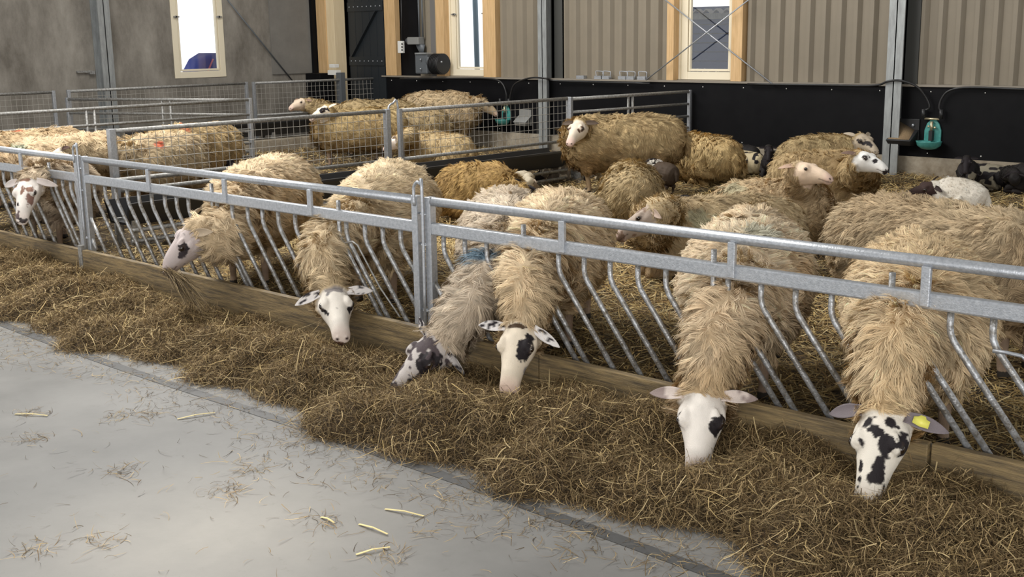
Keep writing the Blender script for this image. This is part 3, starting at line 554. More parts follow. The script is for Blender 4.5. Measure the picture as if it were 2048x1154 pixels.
# ------------------------------------------------------------------ sheep
HEAD = [  # x along the face, half width, top, bottom
 (-.075, .050, .005, -.075), (-.05, .064, .028, -.105), (-.015, .072, .042, -.124), (.02, .076, .050, -.128), (.055, .076, .052, -.120), (.085, .070, .049, -.110), (.115, .060, .044, -.100),
 (.15, .050, .040, -.087), (.185, .044, .034, -.076), (.215, .042, .025, -.067), (.242, .042, .012, -.061), (.262, .037, -.003, -.056), (.274, .026, -.018, -.049), (.279, .010, -.028, -.039)]
def frame(d, up):
    ex = unit(d); ez = unit(np.array(up, float)-ex*(ex@np.array(up, float))); return np.array([ex, np.cross(ez, ex), ez])   # rows forward, left, up
def head_rings(P, Fh, s, bulk=1.0):
    R = []
    for x, w, t, b in HEAD:
        ring = []; zc = (t+b)/2; h = (t-b)/2
        for i in range(20):
            a = 2*math.pi*i/20; ca, sa = math.cos(a), math.sin(a)
            yy = w*bulk*math.copysign(abs(ca)**.85, ca); 
            if sa < 0: yy *= 1-.42*(-sa)**1.1
            else: yy *= 1-.18*sa**2
            zz = zc+h*math.copysign(abs(sa)**.9, sa); ring.append(P+(np.array([x, yy, zz])*s)@Fh)
        R.append(ring)
    return R
def ell_rings(cs, ws, hs, side, n=20, flat=None):
    R = []
    for k, (c, w, h) in enumerate(zip(cs, ws, hs)):
        s = side[k] if np.ndim(side) > 1 else side
        t = unit(cs[min(k+1, len(cs)-1)]-cs[max(k-1, 0)]); s = unit(s-t*(s@t)); u = np.cross(s, t)
        if u[2] < 0 and abs(u[2]) > .2: u = -u
        R.append([c+s*w*math.cos(2*math.pi*i/n)+u*h*math.sin(2*math.pi*i/n) for i in range(n)])
        if flat is not None:
            for p in R[-1]: p[2] = max(p[2], flat)
    return R
def ear_geo(P, Fh, s, sgn, d, up, L=.120, Wd=.0215):
    """leaf shaped cupped ear; returns verts, faces"""
    root = np.array([-.012, sgn*.060, .012]); d = unit(d); up = np.array(up, float); sd = unit(np.cross(up, d)); nn = np.cross(d, sd)
    nu, nv = 11, 9; T = []
    for lay in (0, 1):
        for i in range(nu):
            t = i/(nu-1); wd_ = Wd*(math.sin(math.pi*min(1, (t*.86+.14)))**.7)*(1-.0*t); wd_ = max(wd_, .002)
            if t < .18: wd_ = max(wd_, .017)
            for j in range(nv):
                v = -1+2*j/(nv-1); cup = .55*wd_*(v*v)*(1-.5*t); th = .0035*(1 if lay else -1)*(1-v*v*.6)
                q = root+d*L*t+sd*wd_*v+nn*(cup+th)-np.array([0, 0, 1])*.02*t*t
                T.append(P+(q*s)@Fh)
    F = []
    for i in range(nu-1):
        for j in range(nv-1):
            a = i*nv+j; F.append((a, a+1, a+nv+1, a+nv)); b = a+nu*nv; F.append((b, b+nv, b+nv+1, b+1))
    o = nu*nv
    for i in range(nu-1):
        F.append((i*nv, (i+1)*nv, o+(i+1)*nv, o+i*nv)); F.append((i*nv+nv-1, o+i*nv+nv-1, o+(i+1)*nv+nv-1, (i+1)*nv+nv-1))
    for j in range(nv-1):
        a = (nu-1)*nv+j; F.append((a, a+1, o+a+1, o+a)); F.append((j, o+j, o+j+1, j+1))
    return np.array(T), F
def paint_head(q, spec):
    """q (n,3) head coordinates -> colour of the short face hair"""
    q = q/np.array([1, 1.16, 1]); base = np.array(spec.get('face', (.74, .66, .56))); n = len(q); c = np.tile(base, (n, 1))*(0.92+.16*vnoise(q, 40, 3))[:, None]
    pk = np.array(spec.get('muz', (.66, .46, .40))); w = np.clip((q[:, 0]-.20)/.05, 0, 1)*spec.get('muzw', .6); c = c*(1-w[:, None])+pk*w[:, None]
    wig = (vnoise(q, 60, 7)-.5)*.016+(vnoise(q, 160, 9)-.5)*.006
    for (x, y, z, rx, ry, rz, col) in spec.get('patch', []):
        dd = np.sqrt(((q[:, 0]-x)/rx)**2+((q[:, 1]-y)/ry)**2+((q[:, 2]-z)/rz)**2)-1; dd = dd*min(rx, ry, rz)+wig
        k = np.clip(.5-dd/.003, 0, 1)[:, None]; c = c*(1-k)+np.array(col)*k
    sp = spec.get('speck')
    if sp:
        thr, sc_, col = sp; v = vnoise(q, sc_, 21)*.7+vnoise(q, sc_*2.3, 5)*.3; k = np.clip((v-thr)/.03, 0, 1)[:, None]; c = c*(1-k)+np.array(col)*k
    for sg in (-1, 1):                        # nostrils and eyelid rims are dark skin
        d = np.linalg.norm((q-np.array([.266, sg*.017, -.016]))/np.array([.012, .007, .008]), axis=1); k = np.clip((1.15-d)/.4, 0, 1)[:, None]; c = c*(1-k)+np.array([.05, .03, .03])*k
        d = np.linalg.norm((q-np.array([.085, sg*.060, .018]))/np.array([.024, .02, .014]), axis=1); k = np.clip((1.1-d)/.25, 0, 1)[:, None]*spec.get('rim', .75); c = c*(1-k)+np.array([.06, .04, .035])*k
    m = (q[:, 0] > .19) & (q[:, 0] < .30); d = abs(q[:, 2]-(-.040+.10*(.25-q[:, 0]))); k = (np.clip((.0045-d)/.003, 0, 1)*m)[:, None]*.8; c = c*(1-k)+np.array([.10, .06, .055])*k
    return np.clip(c, .004, 1)
NS = 1.0   # strand count scale
def sheep(label, hip, sho, poll, muz, up=None, g=GS, s=1.0, lying=False, spec=None, near=1, col=(.60, .45, .27), col2=(.40, .27, .13), marks=(), group=None, ears=None,
          fat=1.0, neckmid=None, nstr=20000, slen=.068, legs='stand', legcol=(.28, .20, .14), hang=.5, tagear=None, name='sheep', cat='sheep', wr=1.0, nr=1.0, nohead=False, nwid=None, hs=None, dark_legs=False, woolspots=None, eyes=True, hside=None, straws=0):
    spec = spec or {}; hip, sho, poll, muz = [np.array(v, float) for v in (hip, sho, poll, muz)]; hs = hs or s
    a = unit(sho-hip); side = unit(np.cross((0, 0, 1), a)); Ln = np.linalg.norm(sho-hip)
    ex = unit(muz-poll); Fh = frame(ex, up if up is not None else (0, 0, 1))
    mb = MB(); flat = g-.02 if lying else None
    lz = -.02 if lying else 0
    ST = [(-.225, .04, .04, -.02), (-.215, .11, .12, -.02), (-.17, .18, .19, -.01), (-.10, .225, .225, 0), (0, .25, .25, .005), (.18, .27, .265, 0), (.35, .275, .27, -.01)]
    EN = [(-.16, .27, .275, -.012), (-.02, .25, .27, -.01), (.07, .215, .235, -.01), (.14, .165, .18, 0), (.19, .10, .12, .01), (.205, .04, .05, .01)]
    cs, ws, hh = [], [], []
    for u, w, h, dz in ST:
        if u*s < Ln-.2*s: cs.append(hip+a*u*s+np.array([0, 0, dz*s])); ws.append(w*s*fat); hh.append(h*s*(fat*.5+.5))
    for u, w, h, dz in EN: cs.append(sho+a*u*s+np.array([0, 0, dz*s])); ws.append(w*s*fat); hh.append(h*s*(fat*.5+.5))
    mb.rings(ell_rings(cs, ws, hh, side, 24, flat))
    # neck
    n0 = sho+a*.0*s+np.array([0, 0, .03*s]); n1 = poll-Fh[0]*.015*s-Fh[2]*.035*s; dn = np.linalg.norm(n1-n0)
    if neckmid is not None:
        nm = np.array(neckmid, float); path = spline([n0, nm, n1], 9)
    else: path = bez(n0, n0+a*dn*.4, n1-unit(unit(n1-n0)+Fh[0]*.6)*dn*.35, n1, 16)
    K = len(path); t = np.linspace(0, 1, K); r = np.interp(t, [0, .3, .6, .85, 1], [.18, .142, .110, .084, .062])*s*nr
    mb.rings(ell_rings(list(path), list(r), list(r*1.08), side if hside is None else np.array(hside, float), 18))
    if not nohead: mb.rings(head_rings(poll, Fh, hs))
    if not nohead:
        for sg in (-1, 1):
            mb.ball(poll+(np.array([.083, sg*.058, .019])*hs)@Fh, np.array([.026, .019, .020])*hs, 12, 8, Fh)
            mb.ball(poll+(np.array([.055, sg*.060, -.010])*hs)@Fh, np.array([.048, .020, .024])*hs, 12, 8, Fh); mb.ball(poll+(np.array([.072, sg*.048, .036])*hs)@Fh, np.array([.030, .016, .012])*hs, 10, 8, Fh)
            mb.ball(poll+(np.array([.262, sg*.017, -.016])*hs)@Fh, np.array([.013, .012, .012])*hs, 10, 6, Fh)
        mb.ball(poll+(np.array([.235, 0, -.055])*hs)@Fh, np.array([.035, .022, .014])*hs, 10, 6, Fh)
    # tail
    tb = hip-a*.20*s+np.array([0, 0, .08*s]); mb.tube([tb, tb-a*.05*s+np.array([0, 0, -.06*s]), tb-a*.06*s+np.array([0, 0, -.20*s])], [.045*s, .04*s, .022*s], 10)
    # legs
    if legs == 'stand':
        for sg in (-1, 1):
            b0 = sho+side*sg*.115*s; st = rng.uniform(-.05, .05)*s
            mb.tube([b0+np.array([0, 0, -.08*s]), b0+a*(-.02*s)+np.array([0, 0, -.22*s]), np.array([*(b0+a*(.01*s+st*.6))[:2], g+.20*s]), np.array([*(b0+a*(.0+st))[:2], g+.06*s]), np.array([*(b0+a*(.02*s+st))[:2], g+.0])], np.array([.10, .062, .030, .022, .030])*s, 10)
            b1 = hip+side*sg*.125*s; st = rng.uniform(-.06, .06)*s
            mb.tube([b1+np.array([0, 0, -.04*s]), b1+a*.07*s+np.array([0, 0, -.20*s]), np.array([*(b1+a*(-.08*s+st*.5))[:2], g+.24*s]), np.array([*(b1+a*(-.035*s+st))[:2], g+.06*s]), np.array([*(b1+a*(-.01*s+st))[:2], g+.0])], np.array([.15, .085, .032, .023, .030])*s, 10)
    else:
        for sg in (-1, 1):
            b0 = sho+side*sg*.10*s; zz = g+.035*s
            mb.tube([b0+np.array([0, 0, -.10*s]), np.array([*(b0+a*.16*s)[:2], zz+.05*s]), np.array([*(b0+a*.21*s)[:2], zz]), np.array([*(b0+a*.06*s)[:2], zz-.01*s])], np.array([.08, .045, .032, .022])*s, 10)
            b1 = hip+side*sg*.19*s
            mb.tube([b1+a*(-.05*s)+np.array([0, 0, -.05*s]), np.array([*(b1+a*.14*s)[:2], g+.10*s]), np.array([*(b1+a*.02*s)[:2], g+.04*s]), np.array([*(b1+a*.24*s+side*sg*.03*s)[:2], g+.03*s])], np.array([.15, .11, .05, .024])*s, 10)
    vox = {2: .0062, 1: .009, 0: .013}[near]*(s if s < .8 else 1)
    me = mb.mesh('raw'); ob = bpy.data.objects.new('raw', me); COL.objects.link(ob)
    rm = ob.modifiers.new('r', 'REMESH'); rm.mode = 'VOXEL'; rm.voxel_size = vox
    sm = ob.modifiers.new('s', 'SMOOTH'); sm.factor = .5; sm.iterations = 4 if near else 2
    dg = bpy.context.evaluated_depsgraph_get(); dg.update(); ev = ob.evaluated_get(dg); m2 = ev.to_mesh()
    nv = len(m2.vertices); V = np.empty(nv*3); m2.vertices.foreach_get('co', V); V = V.reshape(-1, 3)
    nf = len(m2.polygons); tot = np.empty(nf, int); m2.polygons.foreach_get('loop_total', tot); li = np.empty(len(m2.loops), int); m2.loops.foreach_get('vertex_index', li)
    if (tot == 4).all(): Q = li.reshape(-1, 4)
    else:
        st_ = np.concatenate([[0], np.cumsum(tot)[:-1]]); Q = np.array([li[b:b+4] if t_ == 4 else [li[b], li[b+1], li[b+2], li[b+2]] for b, t_ in zip(st_, tot)])
    ev.to_mesh_clear(); bpy.data.objects.remove(ob)
    def normals(V):
        fn = np.cross(V[Q[:, 2]]-V[Q[:, 0]], V[Q[:, 3]]-V[Q[:, 1]]); N = np.zeros_like(V)
        for k in range(4):
            for ax in range(3): N[:, ax] += np.bincount(Q[:, k], fn[:, ax], len(V))
        return N/(np.linalg.norm(N, axis=1)[:, None]+1e-12)
    N = normals(V); q = ((V-poll)@Fh.T)/hs
    inhead = (q[:, 0] > -.10) & (abs(q[:, 1]) < .11) & (q[:, 2] > -.16) & (q[:, 2] < .10) & (q[:, 0] < .32)
    if nohead: inhead[:] = False
    # sculpt: mouth line, nostrils, eye sockets
    disp = np.zeros(nv)
    for sg in (-1, 1):
        d = np.linalg.norm((q-np.array([.270, sg*.017, -.016]))/np.array([.011, .006, .007]), axis=1); disp += np.clip(1-d, 0, 1)*.006
        d = np.linalg.norm((q-np.array([.085, sg*.078, .018]))/np.array([.018, .02, .012]), axis=1); disp += np.clip(1-d, 0, 1)*.004
    d = abs(q[:, 2]-(-.040+.10*(.25-q[:, 0]))); disp += np.clip(1-d/.006, 0, 1)*.0035*((q[:, 0] > .195) & (q[:, 0] < .29))
    V = V-N*(disp*inhead*hs)[:, None]
    # where wool grows
    nz = (vnoise(V, 25)-.5)*.03; face = inhead & (q[:, 0] > -.005+nz+np.where(q[:, 2] < -.05, .035, 0)+spec.get('woolline', 0))
    lowleg = (V[:, 2] < g+(.20 if legs == 'stand' else .0)*s+nz) & ~inhead
    if legs != 'stand': lowleg = V[:, 2] < g-.01
    lump = (vnoise(V, 9, 1)-.5)*.03+(vnoise(V, 22, 1)-.5)*.014; V = V+N*(np.where(face | lowleg, 0, lump*s+.012*s))[:, None]
    cb, c2 = np.array(col), np.array(col2)
    mk = []
    for (mp, mr, mc, st2) in marks:
        if len(mp) == 2:                       # a paint mark sits where the eye meets the back
            d_ = unit(ray(*mp)); w_ = V-CP; t_ = w_@d_; off_ = np.linalg.norm(w_-t_[:, None]*d_, axis=1); t_ = np.where(off_ < .04, t_, 1e9); mp = V[t_.argmin()]
        mk.append((mp, mr, mc, st2))
    def woolcol(p):
        t = np.clip((vnoise(p, 4.5, 31)*.6+vnoise(p, 14, 11)*.4-.38)/.30, 0, 1)
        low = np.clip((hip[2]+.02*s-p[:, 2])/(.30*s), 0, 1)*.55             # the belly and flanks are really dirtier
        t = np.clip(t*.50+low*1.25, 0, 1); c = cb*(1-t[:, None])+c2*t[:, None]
        for (mp, mr, mc, st2) in mk:
            dd = np.linalg.norm(p-np.array(mp), axis=1)+(vnoise(p, 30)-.5)*mr*1.1; k = np.clip((mr-dd)/(mr*.35), 0, 1)[:, None]*st2; c = c*(1-k)+np.array(mc)*k
        if woolspots:
            th, sc_, mc = woolspots; k = np.clip((vnoise(p, sc_, 41)-th)/.04, 0, 1)[:, None]; c = c*(1-k)+np.array(mc)*k
        return c
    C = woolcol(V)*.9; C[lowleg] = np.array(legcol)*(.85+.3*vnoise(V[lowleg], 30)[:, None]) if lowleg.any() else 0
    C[(V[:, 2] < g+.035*s) & lowleg] = (.03, .025, .02)
    if inhead.any():
        pc = paint_head(q, spec); C[face] = pc[face]
    V0, N0, Q0, wool = V, normals(V), Q, ~(face | lowleg)
    # ears join the same body mesh
    EV, EQ, EC = [V], [Q], [C]; off = nv; ears = ears or ((-.25, 1, -.30), (-.25, -1, -.30)); eu = spec.get('earup', (.75, 0, .8))
    tips = []
    if not nohead:
        for sg, d in zip((1, -1), ears):
            T, F = ear_geo(poll, Fh, hs, sg, np.array(d, float), np.array(eu, float)); EV.append(T); EQ.append(np.array(F)+off); off += len(T)
            qe = (T-poll)@Fh.T/hs; ec = np.tile(np.array(spec.get('ear', spec.get('face', (.74, .66, .56)))), (len(T), 1))*(.9+.2*vnoise(qe, 50)[:, None])
            tt = np.tile(np.repeat(np.linspace(0, 1, 11), 9), 2)
            if 'earin' in spec: ec[:99] = ec[:99]*.35+np.array(spec['earin'])*.65
            if 'eartip' in spec: k = np.clip((tt-.55-(vnoise(qe, 60)-.5)*.5)/.08, 0, 1)[:, None]; ec = ec*(1-k)+np.array(spec['eartip'])*k
            if 'earspeck' in spec: k = np.clip((vnoise(qe, 75, 77+sg)-spec['earspeck'])/.04, 0, 1)[:, None]; ec = ec*(1-k)+np.array((.03, .025, .03))*k
            EC.append(ec); tips.append(T)
    VV = np.concatenate(EV); QQ = np.concatenate(EQ); CC = np.concatenate(EC)
    base = (float(hip[0]+sho[0])/2, float(hip[1]+sho[1])/2, g)
    root = thing(name, label, cat, base, group)
    body = link('body', mesh_np('body', VV, QQ, np.zeros((0, 3), int), CC), M['skin'], root)
    if not nohead and eyes:
        for sg in (-1, 1): MB().ball(poll+(np.array([.086, sg*.0695, .019])*hs)@Fh, np.array([.0145, .0100, .0125])*hs, 14, 10, Fh).build('eye', M['eye'], root)
    if tagear is not None and not nohead:
        T = tips[tagear]; c = T[5*9+4]; e1 = unit(T[6*9+4]-T[4*9+4]); e2 = unit(T[5*9+6]-T[5*9+2]); e3 = np.cross(e1, e2)
        if e3@(-np.array(ray(1024, 577))) < 0: e3 = -e3
        c = c+e3*.015-e1*.018*hs
        sh = [(-.020, -.010), (-.020, .008), (-.010, .012), (-.004, .018), (.008, .018), (.012, .011), (.022, .009), (.022, -.012), (0, -.014)]
        MB().rings([[c+e1*u*1.35+e2*v*1.25+e3*w for u, v in sh] for w in (0, .0025)]).build('ear_tag', M['yellow'], root)
    # fleece
    nS = int(nstr*NS)
    tri = np.concatenate([Q0[:, [0, 1, 2]], Q0[:, [0, 2, 3]]]); wf = wool[tri].all(1); tri = tri[wf]
    ar = np.linalg.norm(np.cross(V0[tri[:, 1]]-V0[tri[:, 0]], V0[tri[:, 2]]-V0[tri[:, 0]]), axis=1); ar = ar/ar.sum()
    cdf = np.cumsum(ar)
    def sample(n_):
        i = np.minimum(np.searchsorted(cdf, rng.random(n_)), len(tri)-1); u, v = rng.random((2, n_)); f = u+v > 1; u[f] = 1-u[f]; v[f] = 1-v[f]; w = 1-u-v; t_ = tri[i]
        return V0[t_[:, 0]]*w[:, None]+V0[t_[:, 1]]*u[:, None]+V0[t_[:, 2]]*v[:, None], N0[t_[:, 0]]*w[:, None]+N0[t_[:, 1]]*u[:, None]+N0[t_[:, 2]]*v[:, None]
    p, nn = sample(nS); nn /= np.linalg.norm(nn, axis=1)[:, None]+1e-9
    nC = max(60, nS//15); pc_, nc = sample(nC); nc /= np.linalg.norm(nc, axis=1)[:, None]+1e-9
    idx = np.empty(nS, int); pc2 = (pc_**2).sum(1)
    for b in range(0, nS, 8000):
        idx[b:b+8000] = (pc2[None]-2*p[b:b+8000]@pc_.T).argmin(1)
    # growth direction of each clump: falls down and back, with slowly varying swirl
    def flow(p_, n_):
        gdir = np.array([0, 0, -1.])-n_*(-n_[:, 2:3]); back = -a[None]-n_*((-n_@a)[:, None]); sw = np.stack([vnoise(p_, 7, 1), vnoise(p_, 7, 50), vnoise(p_, 7, 90)], -1)-.5
        nk = np.clip(((p_-sho)@a)/(.16*s), 0, 1)[:, None]; lat = side*((n_@side)[:, None])*1.3
        tw = unit3(poll-p_); d_ = (gdir*hang*.9+back*.45+lat*.5)*(1-nk)+(lat+tw*.5+gdir*hang*.35)*nk+sw*(1.1+.25*nk); d_ -= n_*((d_*n_).sum(1))[:, None]; return d_/(np.linalg.norm(d_, axis=1)[:, None]+1e-9)
    fd = flow(pc_, nc); nkc = np.clip(((pc_-sho)@a)/(.16*s), 0, 1); cd_ = fd*.9+nc*(.24+.14*nkc)[:, None]+rng.normal(0, .20, (nC, 3)); cd_ /= np.linalg.norm(cd_, axis=1)[:, None]
    clen = slen*s*rng.uniform(.65, 1.3, nC)*wr*(.72+.38*nkc); ctip = pc_+cd_*clen[:, None]; ctip[:, 2] -= clen*.10; ctip = ctip[idx]
    dloc = cd_[idx]; l = clen[idx]*rng.uniform(.75, 1.1, nS)
    hd = np.linalg.norm(p-poll, axis=1); l = l*np.clip(.35+hd/(.24*hs), .35, 1)
    tip = p+dloc*l[:, None]; cl = .55*rng.uniform(.6, 1.2, nS)[:, None]; tip = tip*(1-cl)+(p+(ctip-p)*np.minimum(1, (l/(np.linalg.norm(ctip-p, axis=1)+1e-9)))[:, None])*cl
    tip += rng.normal(0, .06, (nS, 3))*l[:, None]
    wv = unit3(np.cross(dloc, nn)); ph = rng.uniform(0, 6.28, nC)[idx]; K = 4 if near < 2 else 5; P = np.empty((nS, K, 3)); p = p-nn*.004
    for k in range(K):
        t_ = k/(K-1); mid = p+nn*(l*.20*math.sin(math.pi*t_*.9))[:, None]
        P[:, k] = p*(1-t_)+tip*t_+(mid-p)+wv*(l*.10*np.sin(ph+t_*5.0)*t_)[:, None]
    if lying: P[:, :, 2] = np.maximum(P[:, :, 2], g-.03)
    S = unit3(wv+nn*rng.normal(0, .35, (nS, 1)))
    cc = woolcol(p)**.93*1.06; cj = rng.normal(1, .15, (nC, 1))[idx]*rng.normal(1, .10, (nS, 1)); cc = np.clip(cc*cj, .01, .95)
    wid = {2: .0032, 1: .0045, 0: .0068}[near]*(.75 if s < .8 else 1)
    NN = unit3(nn*1.0+np.cross(S, P[:, 2]-P[:, 0])/(l[:, None]+1e-6)*0+cd_[idx]*.25+rng.normal(0, .22, (nS, 3)))
    me = ribbons('fleece', P, wid*rng.uniform(.7, 1.3, nS), S, cc, NN); link('fleece', me, M['wool'], root)
    if straws:
        ps, ns = sample(straws*12); k = np.argsort(-ns[:, 2]+rng.random(len(ns))*.35)[:straws]; ps, ns = ps[k], unit3(ns[k]); ps = ps+ns*.022
        dr = unit3(np.cross(ns, rng.normal(0, 1, (straws, 3)))); sl = rng.uniform(.03, .10, (straws, 1)); PP = np.stack([ps-dr*sl/2, ps+ns*.004, ps+dr*sl/2], 1)
        o = link('straw_bits', ribbons('straw_bits', PP, np.ones(straws)*.0035, unit3(np.cross(ns, dr)), np.tile([.70, .56, .28], (straws, 1))), M['hay'], root); o['kind'] = 'stuff'
    return root
def unit3(v): return v/(np.linalg.norm(v, axis=-1, keepdims=True)+1e-12)
def nr_(x, y, ref, dy): return ony(x, y, ref[1]+dy)
# ------------------------------------------------------------------ the flock
BLK = (.018, .014, .016); DBR = (.10, .05, .03); GRY = (.30, .27, .26)
TAN = (.62, .46, .27); TAN2 = (.42, .28, .13); CRM = (.72, .58, .39); BRN = (.46, .31, .14); BRN2 = (.26, .16, .07); GRB = (.50, .40, .27)
red = (.62, .10, .05); grn = (.22, .42, .33); blu = (.10, .27, .42)
# --- feeding through the near barrier
sheep('white-faced ewe with a big black eye patch eating hay through the near barrier', (-3.16, 5.16, .60), (-2.83, 4.52, .59), ony(1405, 800, 3.83), ony(1394, 936, 3.66), hs=1.22, near=2, straws=22, nstr=80000, col=(.78, .63, .44), col2=(.50, .35, .19), neckmid=ony(1445, 660, 4.06), nr=.97, fat=1.06,
      spec=dict(face=(.84, .78, .71), earup=(.3, 0, 1), patch=[(.098, .055, .018, .046, .032, .030, BLK), (.088, -.066, .01, .034, .022, .03, BLK)], muz=(.74, .52, .45), muzw=.7, ear=(.70, .60, .54), eartip=(.32, .25, .23)), ears=((-.10, 1, -.12), (-.10, -1, -.12)),
      marks=[((1515, 450), .13, (.46, .54, .46), .5)])
sheep('ewe with black-speckled white face and yellow ear tag eating hay at the far right', (-2.21, 4.98, .60), (-1.94, 4.43, .59), ony(1768, 838, 3.84), ony(1736, 984, 3.68), hs=1.25, near=2, straws=22, nstr=80000, col=(.74, .57, .36), col2=(.56, .40, .21), neckmid=ony(1790, 690, 4.05), nr=1.0, fat=1.06,
      spec=dict(face=(.82, .76, .66), patch=[(.085, .03, .045, .03, .022, .02, BLK), (.16, .02, .03, .05, .022, .02, BLK), (.07, .06, .01, .03, .02, .04, BLK), (.10, -.03, .05, .012, .012, .01, BLK), (.03, -.03, .05, .02, .02, .02, BLK), (.26, 0, -.03, .022, .04, .04, BLK), (.02, .03, .05, .02, .018, .02, BLK)], earup=(.15, 0, 1), speck=(.66, 34, BLK), ear=(.20, .17, .18), earin=(.22, .19, .20), muzw=.2), ears=((.15, 1, -.10), (.05, -.9, -.35)), tagear=0)
sheep('tan ewe standing side-on behind the speckled-faced ewe at the right edge', (-2.88, 5.98, .60), (-2.02, 5.72, .60), (-1.45, 5.40, .74), (-1.30, 5.22, .60), near=2, straws=22, nstr=72000, col=(.52, .40, .25), col2=(.36, .25, .14), s=1.04)
sheep('ewe with black blaze beside her nose and spotted ears, eating right of the locking rod', (-4.46, 5.20, .60), (-4.10, 4.62, .59), ony(1040, 662, 3.86), ony(1012, 790, 3.66), hs=1.16, near=2, straws=22, nstr=72000, col=(.74, .58, .38), col2=(.50, .36, .20), neckmid=ony(1058, 560, 4.07), nr=.92, fat=1.05,
      spec=dict(face=(.78, .68, .54), patch=[(.105, .038, .03, .060, .024, .032, BLK), (.05, .05, .04, .03, .02, .03, BLK), (.16, .03, -.03, .02, .02, .02, GRY), (.21, -.03, -.03, .030, .012, .02, BLK), (.0, -.01, .05, .015, .06, .02, (.08, .05, .03))], ear=(.84, .80, .78), earspeck=.66, muz=(.62, .40, .33)), ears=((.42, .85, -.30), (-.05, -1, .02)))
sheep('ewe with black muzzle and grey-speckled head turned left in the hay beside the locking rod', (-5.05, 5.30, .57), (-4.45, 4.72, .55), ony(872, 686, 3.78), ony(786, 782, 3.56), up=(.25, -.45, 1), near=2, straws=22, hs=1.25, nstr=66000, col=(.66, .55, .42), col2=(.42, .33, .23), neckmid=ony(960, 585, 4.07), nr=1.02, s=.98,
      spec=dict(face=(.56, .51, .48), patch=[(.085, .05, .02, .06, .035, .055, BLK), (.15, .045, -.02, .06, .025, .04, BLK), (.26, 0, -.03, .055, .07, .07, BLK), (.03, .01, .05, .03, .03, .02, (.10, .08, .08))], speck=(.54, 34, (.09, .07, .075)), ear=(.62, .58, .56), earspeck=.55, muzw=0), ears=((.25, .6, -.75), (-.3, -1, -.1)),
      marks=[((955, 492), .10, blu, .75)])
# --- feeding through the middle barrier
sheep('woolly ewe with black eye streaks and white ears eating through the middle barrier', (-6.30, 5.50, .61), (-5.66, 4.74, .62), ony(668, 592, 3.88), ony(686, 680, 3.72), hs=1.2, near=2, straws=22, nstr=66000, col=(.72, .57, .37), col2=(.50, .37, .21), neckmid=ony(655, 500, 4.07), s=1.03, nr=.94, fat=1.1,
      spec=dict(face=(.78, .72, .64), patch=[(.10, .052, .01, .04, .018, .016, BLK), (.105, -.052, .01, .045, .018, .018, BLK), (.13, -.005, .046, .008, .007, .01, BLK), (-.0, .0, .05, .035, .06, .02, GRY), (.03, -.03, .05, .018, .015, .02, (.22, .20, .2)), (.265, 0, -.04, .02, .03, .02, DBR)], ear=(.84, .79, .76), earspeck=.72, muz=(.60, .46, .40)), ears=((-.05, 1, .05), (.10, -1, -.28)))
sheep('pinkish grey-faced ewe in profile with a wisp of hay in her mouth', (-7.42, 5.34, .61), (-6.78, 4.56, .62), ony(388, 462, 3.90), ony(316, 548, 3.74), hs=1.25, up=(.25, -.30, 1), near=2, straws=22, nstr=66000, col=(.68, .53, .34), col2=(.46, .33, .19), neckmid=ony(455, 470, 4.10), nr=1.1, fat=1.1,
      spec=dict(face=(.58, .50, .48), patch=[(.080, .06, .012, .030, .03, .024, BLK), (.115, .055, -.01, .035, .02, .016, (.05, .04, .045)), (.27, 0, -.03, .012, .03, .03, GRY)], muzw=.2, ear=(.44, .35, .25), speck=(.70, 30, (.36, .31, .30))), ears=((-.75, .7, -.1), (-.5, -1, -.1)))
sheep('ewe with brown-blotched white face looking at the camera through the left barrier', (-9.72, 4.56, .58), (-9.16, 4.48, .58), ony(56, 366, 3.90), ony(36, 458, 3.72), up=(.1, -.2, 1), near=2, straws=22, nstr=46000, col=(.55, .44, .31), col2=(.34, .25, .17), nr=1.1, s=.95, hs=1.2,
      spec=dict(face=(.80, .74, .68), patch=[(.07, .0, .055, .045, .012, .02, (.24, .13, .09)), (.0, 0, .05, .02, .04, .02, (.28, .16, .11)), (.05, -.05, .04, .022, .015, .02, (.28, .16, .11)), (.13, .035, .01, .035, .018, .03, (.26, .15, .12)), (.07, .04, .035, .02, .02, .02, (.25, .14, .1)), (.17, -.015, .035, .01, .012, .01, BLK), (.235, -.012, .012, .025, .013, .02, (.15, .11, .11)), (.26, .008, -.012, .02, .022, .018, (.06, .05, .05))], ear=(.84, .76, .72), muzw=.2), ears=((.10, 1, -.42), (.05, -1, -.30)))
# wisp of hay hanging from the mouth
c = ony(325, 540, 3.74); e = ony(400, 622, 3.62); w = thing('hay_wisp', 'drooping wisp of brown hay hanging from the grey-faced ewe in profile', 'hay wisp', tuple(c))
nn_ = 420; t = np.linspace(0, 1, 6)[None, :, None]; A = c+rng.normal(0, .012, (nn_, 1, 3)); B_ = e+rng.normal(0, 1, (nn_, 1, 3))*np.array([.06, .04, .03]); ts = rng.uniform(0, .55, (nn_, 1, 1)); te = np.minimum(1, ts+rng.uniform(.3, .6, (nn_, 1, 1)))
T_ = ts+(te-ts)*t; PP = A*(1-T_)+B_*T_; PP[:, :, 2] += (.05*np.sin(np.pi*T_)[:, :, 0])*1.0+rng.normal(0, .006, (nn_, 6)); Dn = unit3(PP[:, -1]-PP[:, 0]); SS = unit3(np.cross(Dn, rng.normal(0, 1, (nn_, 3))))
link('stalks', ribbons('stalks', PP, .003*np.ones(nn_), SS, np.array(HP)[rng.choice(6, nn_)]*.6), M['hay'], w)
